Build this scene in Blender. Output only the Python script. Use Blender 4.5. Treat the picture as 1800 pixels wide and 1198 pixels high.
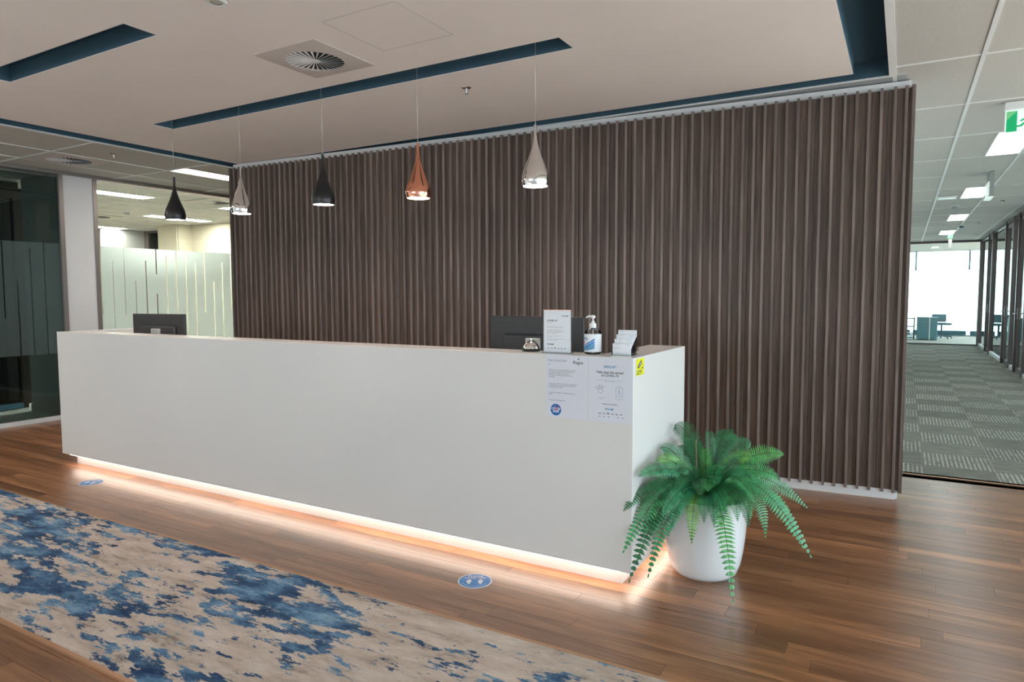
import bpy, bmesh, math, random
from mathutils import Vector, Matrix, Euler
random.seed(7)
for o in list(bpy.data.objects): bpy.data.objects.remove(o)
scene = bpy.context.scene
COL = scene.collection
PI = math.pi
ZC = 2.783            # ceiling height
XL = -8.245           # glazed partition on the left
XR = 1.74             # glazed offices on the right

# ------------------------------------------------------------------ camera
cam = bpy.data.cameras.new('camera'); camo = bpy.data.objects.new('camera', cam); COL.objects.link(camo)
camo.matrix_world = (Matrix.Translation((0, 0, 1.392)) @ Matrix.Rotation(0.5241, 4, 'Z') @
                     Matrix.Rotation(PI/2 - 0.0685, 4, 'X') @ Matrix.Rotation(-0.0033, 4, 'Z'))
cam.sensor_width = 36; cam.lens = 1191.02*36/1800; cam.clip_end = 400
scene.camera = camo
scene.view_settings.view_transform = 'Standard'; scene.view_settings.look = 'None'
scene.view_settings.exposure = 0.08; scene.view_settings.gamma = 1.0
scene.view_settings.use_curve_mapping = False

# ------------------------------------------------------------------ sky
W = bpy.data.worlds.new('world'); scene.world = W; W.use_nodes = True
nt = W.node_tree; nt.nodes.clear()
wo = nt.nodes.new('ShaderNodeOutputWorld'); wb = nt.nodes.new('ShaderNodeBackground')
tc = nt.nodes.new('ShaderNodeTexCoord'); sp = nt.nodes.new('ShaderNodeSeparateXYZ'); cr = nt.nodes.new('ShaderNodeValToRGB')
nt.links.new(tc.outputs['Generated'], sp.inputs[0])
mp = nt.nodes.new('ShaderNodeMapRange'); mp.inputs[1].default_value = -1; mp.inputs[2].default_value = 1
nt.links.new(sp.outputs[2], mp.inputs[0]); nt.links.new(mp.outputs[0], cr.inputs[0])
cr.color_ramp.elements[0].position = 0.40; cr.color_ramp.elements[0].color = (0.42, 0.45, 0.46, 1)
cr.color_ramp.elements[1].position = 0.50; cr.color_ramp.elements[1].color = (0.68, 0.88, 1.0, 1)
nt.links.new(cr.outputs[0], wb.inputs[0]); wb.inputs[1].default_value = 6.0
nt.links.new(wb.outputs[0], wo.inputs[0])
sun = bpy.data.lights.new('sun', 'SUN'); sun.energy = 30.0; sun.angle = 0.01; sun.color = (1.0, 0.95, 0.88)
suno = bpy.data.objects.new('sun', sun); COL.objects.link(suno); suno.rotation_euler = Vector((-0.68, 0.52, -0.52)).to_track_quat('-Z', 'Y').to_euler()
# light portals in the real window openings (they emit nothing, they only guide sampling of the sky)
def portal(loc, rot, sx, sy):
    l = bpy.data.lights.new('window_portal', 'AREA'); l.shape = 'RECTANGLE'; l.size = sx; l.size_y = sy
    l.cycles.is_portal = True
    o = bpy.data.objects.new('window_portal', l); COL.objects.link(o); o.location = loc; o.rotation_euler = rot
portal((5.95, 1.3, 1.5), (0, PI/2, 0), 2.5, 9.0)
portal((5.95, 16, 1.5), (0, PI/2, 0), 2.5, 19.5)
portal((0.0, 26.25, 1.5), (-PI/2, 0, 0), 11, 2.6)
portal((-3.5, -4.9, 1.9), (PI/2, 0, 0), 5.0, 1.2)

# ------------------------------------------------------------------ materials
def lin(c):
    return tuple(((v/255)/12.92 if v/255 <= 0.04045 else (((v/255)+0.055)/1.055)**2.4) for v in c)
def mat(name, col, rough=0.5, metal=0.0, spec=0.5, emit=None, estr=0.0, coat=0.0):
    m = bpy.data.materials.new(name); m.use_nodes = True
    b = m.node_tree.nodes['Principled BSDF']
    b.inputs['Base Color'].default_value = (*col, 1); b.inputs['Roughness'].default_value = rough
    b.inputs['Metallic'].default_value = metal; b.inputs['Specular IOR Level'].default_value = spec
    b.inputs['Coat Weight'].default_value = coat
    if emit: b.inputs['Emission Color'].default_value = (*emit, 1); b.inputs['Emission Strength'].default_value = estr
    return m
def N(m, t, **kw):
    n = m.node_tree.nodes.new(t)
    for k, v in kw.items(): setattr(n, k, v)
    return n
def L(m, a, b): m.node_tree.links.new(a, b)
def noise_tint(m, col, scale=(6, 6, 6), amt=0.06, detail=4, bump=0.0):
    """faint procedural variation of a plain surface"""
    b = m.node_tree.nodes['Principled BSDF']
    g = N(m, 'ShaderNodeNewGeometry'); mpn = N(m, 'ShaderNodeMapping'); mpn.inputs['Scale'].default_value = scale
    n = N(m, 'ShaderNodeTexNoise'); n.inputs['Scale'].default_value = 1; n.inputs['Detail'].default_value = detail
    L(m, g.outputs['Position'], mpn.inputs[0]); L(m, mpn.outputs[0], n.inputs[0])
    r = N(m, 'ShaderNodeValToRGB'); r.color_ramp.elements[0].position = 0.3; r.color_ramp.elements[1].position = 0.7
    r.color_ramp.elements[0].color = (*[c*(1-amt) for c in col], 1); r.color_ramp.elements[1].color = (*[min(1, c*(1+amt)) for c in col], 1)
    L(m, n.outputs[0], r.inputs[0]); L(m, r.outputs[0], b.inputs['Base Color'])
    if bump:
        bu = N(m, 'ShaderNodeBump'); bu.inputs['Strength'].default_value = bump; bu.inputs['Distance'].default_value = 0.002
        L(m, n.outputs[0], bu.inputs['Height']); L(m, bu.outputs[0], b.inputs['Normal'])
    return m
M = {}
M['raft'] = noise_tint(mat('ceiling_paint', (0.85, 0.785, 0.745), 0.9, spec=0.2), (0.85, 0.785, 0.745), (1.5, 1.5, 1.5), 0.02)
M['blue'] = mat('blue_paint', (0.055, 0.115, 0.165), 0.8, spec=0.2)
M['tile'] = noise_tint(mat('ceiling_tile', (0.52, 0.51, 0.48), 0.95, spec=0.1), (0.52, 0.51, 0.48), (60, 60, 60), 0.05, 5, 0.15)
M['plate'] = mat('vent_plate', (0.56, 0.51, 0.48), 0.6)
M['tbar'] = mat('grid_white_metal', (0.75, 0.76, 0.76), 0.45)
M['strip'] = mat('grey_strip_shade', (0.34, 0.385, 0.40), 0.6)  # darker, cooler grey: the ceiling strip's dimmer light put into its colour
M['white'] = noise_tint(mat('white_paint', (0.72, 0.72, 0.73), 0.7, spec=0.3), (0.72, 0.72, 0.73), (2, 2, 2), 0.02)
M['cream'] = noise_tint(mat('cream_paint', (0.66, 0.61, 0.50), 0.8, spec=0.2), (0.66, 0.61, 0.50), (2, 2, 2), 0.02)
M['greywall'] = mat('grey_paint', (0.38, 0.39, 0.38), 0.8, spec=0.2)
M['desk'] = noise_tint(mat('desk_solid_surface', (0.74, 0.72, 0.70), 0.22, spec=0.5), (0.74, 0.72, 0.70), (1.2, 1.2, 1.2), 0.02)
M['frame'] = mat('bronze_aluminium', (0.16, 0.135, 0.13), 0.35, 0.6)
M['framel'] = mat('grey_aluminium', (0.30, 0.27, 0.26), 0.4, 0.5)
M['black'] = mat('black_satin', (0.012, 0.012, 0.013), 0.32)
M['monitor'] = mat('dark_grey_plastic', (0.028, 0.027, 0.028), 0.42)
M['lightplastic'] = mat('pale_grey_plastic', (0.55, 0.53, 0.50), 0.5)
M['chrome'] = mat('chrome', (0.80, 0.79, 0.78), 0.05, 1.0)
M['copper'] = mat('polished_copper', (0.80, 0.36, 0.24), 0.09, 1.0)
M['cord'] = mat('clear_cord', (0.60, 0.58, 0.54), 0.4)
M['silver'] = mat('brushed_silver', (0.6, 0.6, 0.6), 0.3, 1.0)
M['pot'] = mat('glossy_white_pot', (0.78, 0.79, 0.80), 0.18, coat=0.3)
M['soil'] = noise_tint(mat('soil', (0.02, 0.014, 0.01), 0.95), (0.02, 0.014, 0.01), (80, 80, 80), 0.6)
M['brass'] = mat('brass_trim', (0.50, 0.27, 0.15), 0.4, 0.4)
M['paper'] = mat('paper', (0.72, 0.73, 0.80), 0.8, spec=0.3)
M['card'] = mat('white_card', (0.80, 0.82, 0.86), 0.6, spec=0.3)
M['ink'] = mat('black_ink', (0.02, 0.02, 0.025), 0.7)
M['inkgrey'] = mat('grey_ink', (0.22, 0.22, 0.25), 0.7)
M['inkblue'] = mat('blue_ink', (0.12, 0.30, 0.48), 0.7)
M['badge'] = mat('badge_blue', (0.0, 0.13, 0.42), 0.6)
M['red'] = mat('red_ink', (0.65, 0.03, 0.04), 0.6)
M['yellow'] = mat('yellow_sticker', (0.75, 0.72, 0.0), 0.5)
M['stickblue'] = mat('sticker_blue', (0.0, 0.20, 0.55), 0.45)
M['signgreen'] = mat('sign_green', (0.0, 0.35, 0.13), 0.4, emit=(0.0, 0.45, 0.16), estr=0.35)
M['signlight'] = mat('sign_pale', (0.7, 0.8, 0.75), 0.4, emit=(0.75, 0.9, 0.85), estr=0.45)
M['signgreen2'] = mat('sign_pale_green', (0.15, 0.5, 0.2), 0.4, emit=(0.16, 0.5, 0.2), estr=0.35)
M['panel_light'] = mat('lit_diffuser', (0.9, 0.9, 0.9), 0.6, emit=(1.0, 0.965, 0.88), estr=58)
M['panel_warm'] = mat('lit_diffuser_warm', (0.9, 0.9, 0.9), 0.6, emit=(1.0, 0.88, 0.76), estr=24)
M['panel_cool'] = mat('lit_diffuser_corridor', (0.9, 0.9, 0.9), 0.6, emit=(0.92, 0.97, 1.0), estr=9.0)
M['panel_fill'] = mat('added_fill_diffuser', (0.9, 0.9, 0.9), 0.6, emit=(0.9, 1.0, 0.97), estr=14.0)
M['kick'] = mat('kick_laminate', (0.55, 0.52, 0.50), 0.6)
M['led'] = mat('led_tape', (1, 1, 1), 0.6, emit=(1.0, 0.83, 0.70), estr=7.0)
M['bulb'] = mat('lamp_face', (1, 1, 1), 0.6, emit=(1.0, 0.84, 0.74), estr=110)
M['downlight'] = mat('downlight_face', (1, 1, 1), 0.6, emit=(1.0, 0.78, 0.62), estr=16)
M['dark'] = mat('dark_void', (0.012, 0.013, 0.013), 0.6)
M['darkglass'] = mat('dark_glass', (0.010, 0.014, 0.015), 0.08)
M['darkwood'] = mat('dark_brown_frame', (0.030, 0.022, 0.018), 0.5)
M['cabinet'] = mat('teal_grey_cabinet', (0.10, 0.22, 0.26), 0.5)
M['cabdark'] = mat('dark_teal', (0.03, 0.10, 0.13), 0.5)
M['palefloor'] = mat('pale_carpet', (0.56, 0.54, 0.51), 0.95, spec=0.1)
M['bouncecarpet'] = noise_tint(mat('bounce_carpet', (0.55, 0.54, 0.50), 0.95, spec=0.1), (0.55, 0.54, 0.50), (4, 90, 4), 0.35)  # unseen office floor, kept pale to bounce light onto the ceiling
M['sky_building'] = mat('pale_facade', (0.55, 0.60, 0.66), 0.8)

def glass(name, tint, rough=0.0, refl=1.0):
    m = bpy.data.materials.new(name); m.use_nodes = True; n = m.node_tree; n.nodes.clear()
    o = n.nodes.new('ShaderNodeOutputMaterial'); t = n.nodes.new('ShaderNodeBsdfTransparent'); g = n.nodes.new('ShaderNodeBsdfGlossy')
    t.inputs[0].default_value = (*tint, 1); g.inputs[1].default_value = rough; g.inputs[0].default_value = (0.95*refl, 0.97*refl, 0.97*refl, 1)
    mx = n.nodes.new('ShaderNodeMixShader'); f = n.nodes.new('ShaderNodeFresnel'); f.inputs[0].default_value = 1.45
    n.links.new(f.outputs[0], mx.inputs[0]); n.links.new(t.outputs[0], mx.inputs[1]); n.links.new(g.outputs[0], mx.inputs[2])
    n.links.new(mx.outputs[0], o.inputs[0]); return m
M['glass'] = glass('clear_glass', (0.94, 0.975, 0.95))
M['smoke'] = glass('tinted_glass', (0.62, 0.70, 0.68))
M['acrylic'] = glass('clear_acrylic', (0.99, 0.99, 0.99))
M['liquid'] = glass('clear_bottle', (0.82, 0.80, 0.80))
def film(name, col, tr):
    m = bpy.data.materials.new(name); m.use_nodes = True; n = m.node_tree; n.nodes.clear()
    o = n.nodes.new('ShaderNodeOutputMaterial'); t = n.nodes.new('ShaderNodeBsdfTranslucent'); d = n.nodes.new('ShaderNodeBsdfDiffuse')
    t.inputs[0].default_value = (*col, 1); d.inputs[0].default_value = (*col, 1)
    mx = n.nodes.new('ShaderNodeMixShader'); mx.inputs[0].default_value = tr
    n.links.new(d.outputs[0], mx.inputs[1]); n.links.new(t.outputs[0], mx.inputs[2]); n.links.new(mx.outputs[0], o.inputs[0]); return m
M['film'] = film('frosted_film', (0.83, 0.93, 0.91), 0.68)
def film_shaded(name, col, tr):
    m = film(name, col, tr); n = m.node_tree; o = [x for x in n.nodes if x.type == 'OUTPUT_MATERIAL'][0]
    src = o.inputs[0].links[0].from_socket
    tp = n.nodes.new('ShaderNodeBsdfTransparent'); mx = n.nodes.new('ShaderNodeMixShader'); mx.inputs[0].default_value = 0.6
    tp.inputs[0].default_value = (0.7, 0.85, 0.82, 1)
    n.links.new(src, mx.inputs[1]); n.links.new(tp.outputs[0], mx.inputs[2]); n.links.new(mx.outputs[0], o.inputs[0]); return m
M['film_dark'] = film_shaded('frosted_film_shaded', (0.24, 0.31, 0.31), 0.35)  # same film, colour darkened to stand for the unlit room behind

def wood_floor():
    m = mat('oak_plank', (0.2, 0.1, 0.05), 0.33, spec=1.0); b = m.node_tree.nodes['Principled BSDF']
    oi = N(m, 'ShaderNodeObjectInfo'); g = N(m, 'ShaderNodeNewGeometry')
    off = N(m, 'ShaderNodeVectorMath', operation='SCALE'); off.inputs[0].default_value = (37, 91, 13); L(m, oi.outputs['Random'], off.inputs['Scale'])
    ad = N(m, 'ShaderNodeVectorMath', operation='ADD'); L(m, g.outputs['Position'], ad.inputs[0]); L(m, off.outputs[0], ad.inputs[1])
    mpn = N(m, 'ShaderNodeMapping'); mpn.inputs['Scale'].default_value = (1.5, 17, 1); L(m, ad.outputs[0], mpn.inputs[0])
    n1 = N(m, 'ShaderNodeTexNoise'); n1.inputs['Scale'].default_value = 1.0; n1.inputs['Detail'].default_value = 6; n1.inputs['Distortion'].default_value = 0.6
    L(m, mpn.outputs[0], n1.inputs[0])
    mp2 = N(m, 'ShaderNodeMapping'); mp2.inputs['Scale'].default_value = (6, 160, 1); L(m, ad.outputs[0], mp2.inputs[0])
    n2 = N(m, 'ShaderNodeTexNoise'); n2.inputs['Scale'].default_value = 1.0; n2.inputs['Detail'].default_value = 3; L(m, mp2.outputs[0], n2.inputs[0])
    r1 = N(m, 'ShaderNodeValToRGB'); e = r1.color_ramp.elements
    e[0].position = 0.25; e[0].color = (0.17, 0.072, 0.032, 1); e[1].position = 0.72; e[1].color = (0.46, 0.222, 0.102, 1)
    k = e.new(0.5); k.color = (0.31, 0.137, 0.061, 1)
    L(m, n1.outputs[0], r1.inputs[0])
    hv = N(m, 'ShaderNodeHueSaturation'); mr = N(m, 'ShaderNodeMapRange'); mr.inputs[3].default_value = 0.68; mr.inputs[4].default_value = 1.22
    L(m, oi.outputs['Random'], mr.inputs[0]); L(m, mr.outputs[0], hv.inputs['Value']); L(m, r1.outputs[0], hv.inputs['Color'])
    r2 = N(m, 'ShaderNodeMapRange'); r2.inputs[1].default_value = 0.35; r2.inputs[2].default_value = 0.6; r2.inputs[3].default_value = 0.70; r2.inputs[4].default_value = 1.05
    L(m, n2.outputs[0], r2.inputs[0])
    mx = N(m, 'ShaderNodeMixRGB', blend_type='MULTIPLY'); mx.inputs[0].default_value = 1; L(m, hv.outputs[0], mx.inputs[1]); L(m, r2.outputs[0], mx.inputs[2])
    L(m, mx.outputs[0], b.inputs['Base Color'])
    rr = N(m, 'ShaderNodeMapRange'); rr.inputs[3].default_value = 0.24; rr.inputs[4].default_value = 0.36; L(m, n1.outputs[0], rr.inputs[0]); L(m, rr.outputs[0], b.inputs['Roughness'])
    bu = N(m, 'ShaderNodeBump'); bu.inputs['Strength'].default_value = 0.08; bu.inputs['Distance'].default_value = 0.0008
    L(m, n2.outputs[0], bu.inputs['Height']); L(m, bu.outputs[0], b.inputs['Normal'])
    return m
M['oak'] = wood_floor()
def slat_wood(name, base, k=1.0):
    m = mat(name, base, 0.45, spec=0.35); b = m.node_tree.nodes['Principled BSDF']
    oi = N(m, 'ShaderNodeObjectInfo'); g = N(m, 'ShaderNodeNewGeometry')
    off = N(m, 'ShaderNodeVectorMath', operation='SCALE'); off.inputs[0].default_value = (57, 11, 23); L(m, oi.outputs['Random'], off.inputs['Scale'])
    ad = N(m, 'ShaderNodeVectorMath', operation='ADD'); L(m, g.outputs['Position'], ad.inputs[0]); L(m, off.outputs[0], ad.inputs[1])
    mpn = N(m, 'ShaderNodeMapping'); mpn.inputs['Scale'].default_value = (45, 45, 1.6); L(m, ad.outputs[0], mpn.inputs[0])
    n1 = N(m, 'ShaderNodeTexNoise'); n1.inputs['Scale'].default_value = 1.0; n1.inputs['Detail'].default_value = 6; n1.inputs['Distortion'].default_value = 0.8
    L(m, mpn.outputs[0], n1.inputs[0])
    r1 = N(m, 'ShaderNodeValToRGB'); e = r1.color_ramp.elements
    e[0].position = 0.28; e[0].color = (*[c*0.55*k for c in base], 1); e[1].position = 0.72; e[1].color = (*[c*1.45*k for c in base], 1)
    L(m, n1.outputs[0], r1.inputs[0])
    hv = N(m, 'ShaderNodeHueSaturation'); mr = N(m, 'ShaderNodeMapRange'); mr.inputs[3].default_value = 0.82; mr.inputs[4].default_value = 1.18
    L(m, oi.outputs['Random'], mr.inputs[0]); L(m, mr.outputs[0], hv.inputs['Value']); L(m, r1.outputs[0], hv.inputs['Color'])
    L(m, hv.outputs[0], b.inputs['Base Color']); return m
M['board'] = slat_wood('dark_walnut_board', (0.115, 0.078, 0.062))
M['batten'] = slat_wood('dark_walnut_batten', (0.185, 0.147, 0.130))
def rug_mat():
    m = mat('abstract_rug', (0.4, 0.36, 0.32), 0.95, spec=0.1); b = m.node_tree.nodes['Principled BSDF']
    g = N(m, 'ShaderNodeNewGeometry')
    def nz(scale, det, rough=0.6, dist=0.4, off=(0, 0, 0)):
        mpn = N(m, 'ShaderNodeMapping'); mpn.inputs['Scale'].default_value = scale; mpn.inputs['Location'].default_value = off
        L(m, g.outputs['Position'], mpn.inputs[0]); n = N(m, 'ShaderNodeTexNoise'); n.inputs['Scale'].default_value = 1
        n.inputs['Detail'].default_value = det; n.inputs['Roughness'].default_value = rough; n.inputs['Distortion'].default_value = dist
        L(m, mpn.outputs[0], n.inputs[0]); return n.outputs[0]
    big = nz((0.95, 2.1, 1), 3, 0.5, 0.0, (3.1, 1.3, 0)); mid = nz((5.5, 17, 1), 10, 0.68, 0.0, (0.4, 0, 0)); fine = nz((60, 150, 1), 3, 0.7, 0.2)
    a = N(m, 'ShaderNodeMath', operation='MULTIPLY'); a.inputs[1].default_value = 0.52; L(m, big, a.inputs[0])
    c = N(m, 'ShaderNodeMath', operation='MULTIPLY_ADD'); c.inputs[1].default_value = 0.66; L(m, mid, c.inputs[0]); L(m, a.outputs[0], c.inputs[2])
    c2 = N(m, 'ShaderNodeMath', operation='MULTIPLY_ADD'); c2.inputs[1].default_value = 0.05; L(m, fine, c2.inputs[0]); L(m, c.outputs[0], c2.inputs[2])
    # fewer blue patches towards the right-hand end
    sx = N(m, 'ShaderNodeSeparateXYZ'); L(m, g.outputs['Position'], sx.inputs[0])
    gx = N(m, 'ShaderNodeMapRange'); gx.inputs[1].default_value = -3.2; gx.inputs[2].default_value = -1.2; gx.inputs[3].default_value = 0.0; gx.inputs[4].default_value = -0.055
    L(m, sx.outputs[0], gx.inputs[0]); s = N(m, 'ShaderNodeMath', operation='ADD'); L(m, c2.outputs[0], s.inputs[0]); L(m, gx.outputs[0], s.inputs[1])
    r = N(m, 'ShaderNodeValToRGB'); e = r.color_ramp.elements        # beige ground
    e[0].position = 0.30; e[0].color = (0.36, 0.29, 0.24, 1); e[1].position = 0.68; e[1].color = (0.58, 0.52, 0.47, 1)
    L(m, nz((4, 13, 1), 9, 0.75, 0.2, (2, 5, 0)), r.inputs[0])
    rb = N(m, 'ShaderNodeValToRGB'); e = rb.color_ramp.elements       # three blues
    e[0].position = 0.36; e[0].color = (0.018, 0.040, 0.095, 1); e[1].position = 0.62; e[1].color = (0.22, 0.34, 0.47, 1)
    x = e.new(0.47); x.color = (0.045, 0.10, 0.19, 1); x = e.new(0.55); x.color = (0.11, 0.22, 0.35, 1)
    L(m, nz((2.6, 6.5, 1), 10, 0.72, 0.0, (9, 4, 0)), rb.inputs[0])
    mk = N(m, 'ShaderNodeMapRange'); mk.inputs[1].default_value = 0.604; mk.inputs[2].default_value = 0.612; L(m, s.outputs[0], mk.inputs[0])
    mb = N(m, 'ShaderNodeMixRGB'); L(m, mk.outputs[0], mb.inputs[0]); L(m, r.outputs[0], mb.inputs[1]); L(m, rb.outputs[0], mb.inputs[2]); r = mb
    # brownish and pale veins through the beige ground
    v = nz((3, 11, 1), 8, 0.75, 0.3, (7, 2, 0)); r2 = N(m, 'ShaderNodeValToRGB'); f = r2.color_ramp.elements
    f[0].position = 0.36; f[0].color = (0.55, 0.50, 0.47, 1); f[1].position = 0.56; f[1].color = (1.12, 1.1, 1.08, 1); k = f.new(0.43); k.color = (0.95, 0.92, 0.9, 1)
    L(m, v, r2.inputs[0])
    mx = N(m, 'ShaderNodeMixRGB', blend_type='MULTIPLY'); mx.inputs[0].default_value = 0.85; L(m, r.outputs[0], mx.inputs[1]); L(m, r2.outputs[0], mx.inputs[2])
    L(m, mx.outputs[0], b.inputs['Base Color'])
    bu = N(m, 'ShaderNodeBump'); bu.inputs['Strength'].default_value = 0.6; bu.inputs['Distance'].default_value = 0.004
    L(m, fine, bu.inputs['Height']); L(m, bu.outputs[0], b.inputs['Normal']); return m
M['rug'] = rug_mat()
def carpet(name, stripe):
    m = mat(name, (0.2, 0.2, 0.18), 0.95, spec=0.1); b = m.node_tree.nodes['Principled BSDF']
    g = N(m, 'ShaderNodeNewGeometry'); oi = N(m, 'ShaderNodeObjectInfo')
    def nz(sc, det, off=0):
        mpn = N(m, 'ShaderNodeMapping'); mpn.inputs['Scale'].default_value = sc; mpn.inputs['Location'].default_value = (off, off, 0)
        L(m, g.outputs['Position'], mpn.inputs[0]); n = N(m, 'ShaderNodeTexNoise'); n.inputs['Scale'].default_value = 1; n.inputs['Detail'].default_value = det
        L(m, mpn.outputs[0], n.inputs[0]); return n.outputs[0]
    n1 = nz((5, 55, 1), 4); r = N(m, 'ShaderNodeValToRGB'); e = r.color_ramp.elements
    e[0].position = 0.36; e[0].color = (0.13, 0.13, 0.115, 1); e[1].position = 0.6; e[1].color = (0.245, 0.235, 0.20, 1); L(m, n1, r.inputs[0])
    out = r.outputs[0]
    if stripe:
        sx = N(m, 'ShaderNodeSeparateXYZ'); L(m, g.outputs['Position'], sx.inputs[0])
        w = N(m, 'ShaderNodeMath', operation='MULTIPLY'); w.inputs[1].default_value = 2*PI/0.031; L(m, sx.outputs[0], w.inputs[0])
        s = N(m, 'ShaderNodeMath', operation='SINE'); L(m, w.outputs[0], s.inputs[0])
        n2 = nz((45, 7, 1), 2, 3); br = N(m, 'ShaderNodeMapRange'); br.inputs[1].default_value = 0.38; br.inputs[2].default_value = 0.50; br.inputs[3].default_value = 0.25; L(m, n2, br.inputs[0])
        t = N(m, 'ShaderNodeMapRange'); t.inputs[1].default_value = 0.25; t.inputs[2].default_value = 0.65; L(m, s.outputs[0], t.inputs[0])
        mu = N(m, 'ShaderNodeMath', operation='MULTIPLY'); L(m, t.outputs[0], mu.inputs[0]); L(m, br.outputs[0], mu.inputs[1])
        mx = N(m, 'ShaderNodeMixRGB'); mx.inputs[2].default_value = (0.42, 0.41, 0.36, 1); L(m, mu.outputs[0], mx.inputs[0]); L(m, out, mx.inputs[1]); out = mx.outputs[0]
    hv = N(m, 'ShaderNodeHueSaturation'); mr = N(m, 'ShaderNodeMapRange'); mr.inputs[3].default_value = 0.88; mr.inputs[4].default_value = 1.12
    L(m, oi.outputs['Random'], mr.inputs[0]); L(m, mr.outputs[0], hv.inputs['Value']); L(m, out, hv.inputs['Color']); L(m, hv.outputs[0], b.inputs['Base Color'])
    return m
M['carpet_plain'] = carpet('carpet_tile_plain', False); M['carpet_stripe'] = carpet('carpet_tile_striped', True)
def leaf_mat():
    m = mat('fern_leaf', (0.03, 0.16, 0.05), 0.38, spec=0.6); b = m.node_tree.nodes['Principled BSDF']
    oi = N(m, 'ShaderNodeObjectInfo'); g = N(m, 'ShaderNodeNewGeometry')
    r = N(m, 'ShaderNodeValToRGB'); e = r.color_ramp.elements
    e[0].position = 0; e[0].color = (0.014, 0.115, 0.036, 1); e[1].position = 1; e[1].color = (0.16, 0.40, 0.06, 1)
    k = e.new(0.5); k.color = (0.028, 0.24, 0.10, 1); k = e.new(0.8); k.color = (0.05, 0.30, 0.09, 1)
    L(m, oi.outputs['Random'], r.inputs[0])
    n = N(m, 'ShaderNodeTexNoise'); n.inputs['Scale'].default_value = 25; L(m, g.outputs['Position'], n.inputs[0])
    mr = N(m, 'ShaderNodeMapRange'); mr.inputs[1].default_value = 0.3; mr.inputs[2].default_value = 0.7; mr.inputs[3].default_value = 0.6; mr.inputs[4].default_value = 1.4; L(m, n.outputs[0], mr.inputs[0])
    hv = N(m, 'ShaderNodeHueSaturation'); L(m, mr.outputs[0], hv.inputs['Value']); L(m, r.outputs[0], hv.inputs['Color']); L(m, hv.outputs[0], b.inputs['Base Color'])
    return m
M['leaf'] = leaf_mat(); M['stem'] = mat('fern_stem', (0.03, 0.05, 0.02), 0.6); M['drystem'] = mat('dry_stem', (0.35, 0.22, 0.10), 0.7)

# ------------------------------------------------------------------ helpers
def bx(bm, x0, x1, y0, y1, z0, z1):
    v = [bm.verts.new(p) for p in ((x0,y0,z0),(x1,y0,z0),(x1,y1,z0),(x0,y1,z0),(x0,y0,z1),(x1,y0,z1),(x1,y1,z1),(x0,y1,z1))]
    for f in ((3,2,1,0),(4,5,6,7),(0,1,5,4),(1,2,6,5),(2,3,7,6),(3,0,4,7)): bm.faces.new([v[i] for i in f])
def lathe(bm, prof, seg=32, c=(0,0,0), cap0=True, cap1=True):
    rings = []
    for r, z in prof:
        rings.append([bm.verts.new((c[0]+r*math.cos(2*PI*i/seg), c[1]+r*math.sin(2*PI*i/seg), c[2]+z)) for i in range(seg)])
    for a, b in zip(rings, rings[1:]):
        for i in range(seg): bm.faces.new((a[i], a[(i+1)%seg], b[(i+1)%seg], b[i]))
    if cap0: bm.faces.new(rings[0][::-1])
    if cap1: bm.faces.new(rings[-1])
def tube(bm, pts, r, seg=8):
    rings = []
    for i, p in enumerate(pts):
        p = Vector(p); a = Vector(pts[max(0, i-1)]); b = Vector(pts[min(len(pts)-1, i+1)]); d = (b-a).normalized()
        u = d.cross(Vector((0, 0, 1)));  u = d.cross(Vector((1, 0, 0))) if u.length < 1e-3 else u
        u.normalize(); w = d.cross(u); rr = r[i] if isinstance(r, (list, tuple)) else r
        rings.append([bm.verts.new(p + rr*(u*math.cos(2*PI*k/seg) + w*math.sin(2*PI*k/seg))) for k in range(seg)])
    for a, b in zip(rings, rings[1:]):
        for i in range(seg): bm.faces.new((a[i], a[(i+1)%seg], b[(i+1)%seg], b[i]))
    bm.faces.new(rings[0][::-1]); bm.faces.new(rings[-1])
def obj(name, bm, m, parent=None, smooth=False, bevel=0.0, origin=None, segs=2):
    bmesh.ops.recalc_face_normals(bm, faces=bm.faces)
    me = bpy.data.meshes.new(name); bm.to_mesh(me); bm.free()
    if smooth:
        me.polygons.foreach_set('use_smooth', [True]*len(me.polygons))
        try: me.set_sharp_from_angle(angle=math.radians(38))
        except Exception: pass
    me.materials.append(M[m] if isinstance(m, str) else m)
    o = bpy.data.objects.new(name, me); COL.objects.link(o)
    if bevel:
        b = o.modifiers.new('bevel', 'BEVEL'); b.width = bevel; b.segments = segs; b.limit_method = 'ANGLE'
    if parent: o.parent = parent
    return o
def box(name, x0, x1, y0, y1, z0, z1, m, parent=None, bevel=0.0):
    bm = bmesh.new(); bx(bm, x0, x1, y0, y1, z0, z1); return obj(name, bm, m, parent, bevel=bevel)
def struct(o): o['kind'] = 'structure'; return o
def stuff(o): o['kind'] = 'stuff'; return o
def tag(o, label, cat, group=None):
    o['label'] = label; o['category'] = cat
    if group: o['group'] = group
    return o
def thing(name, label, cat, loc=(0,0,0), rotz=0, group=None):
    o = bpy.data.objects.new(name, None); COL.objects.link(o); o.empty_display_size = 0.05
    o.location = loc; o.rotation_euler = (0, 0, rotz); return tag(o, label, cat, group)
def sempty(name):
    o = bpy.data.objects.new(name, None); COL.objects.link(o); return struct(o)
def inst(name, me, loc, parent=None, scale=None, rot=None):
    o = bpy.data.objects.new(name, me); COL.objects.link(o); o.location = loc
    if scale: o.scale = scale
    if rot: o.rotation_euler = rot
    if parent: o.parent = parent
    return o
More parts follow.
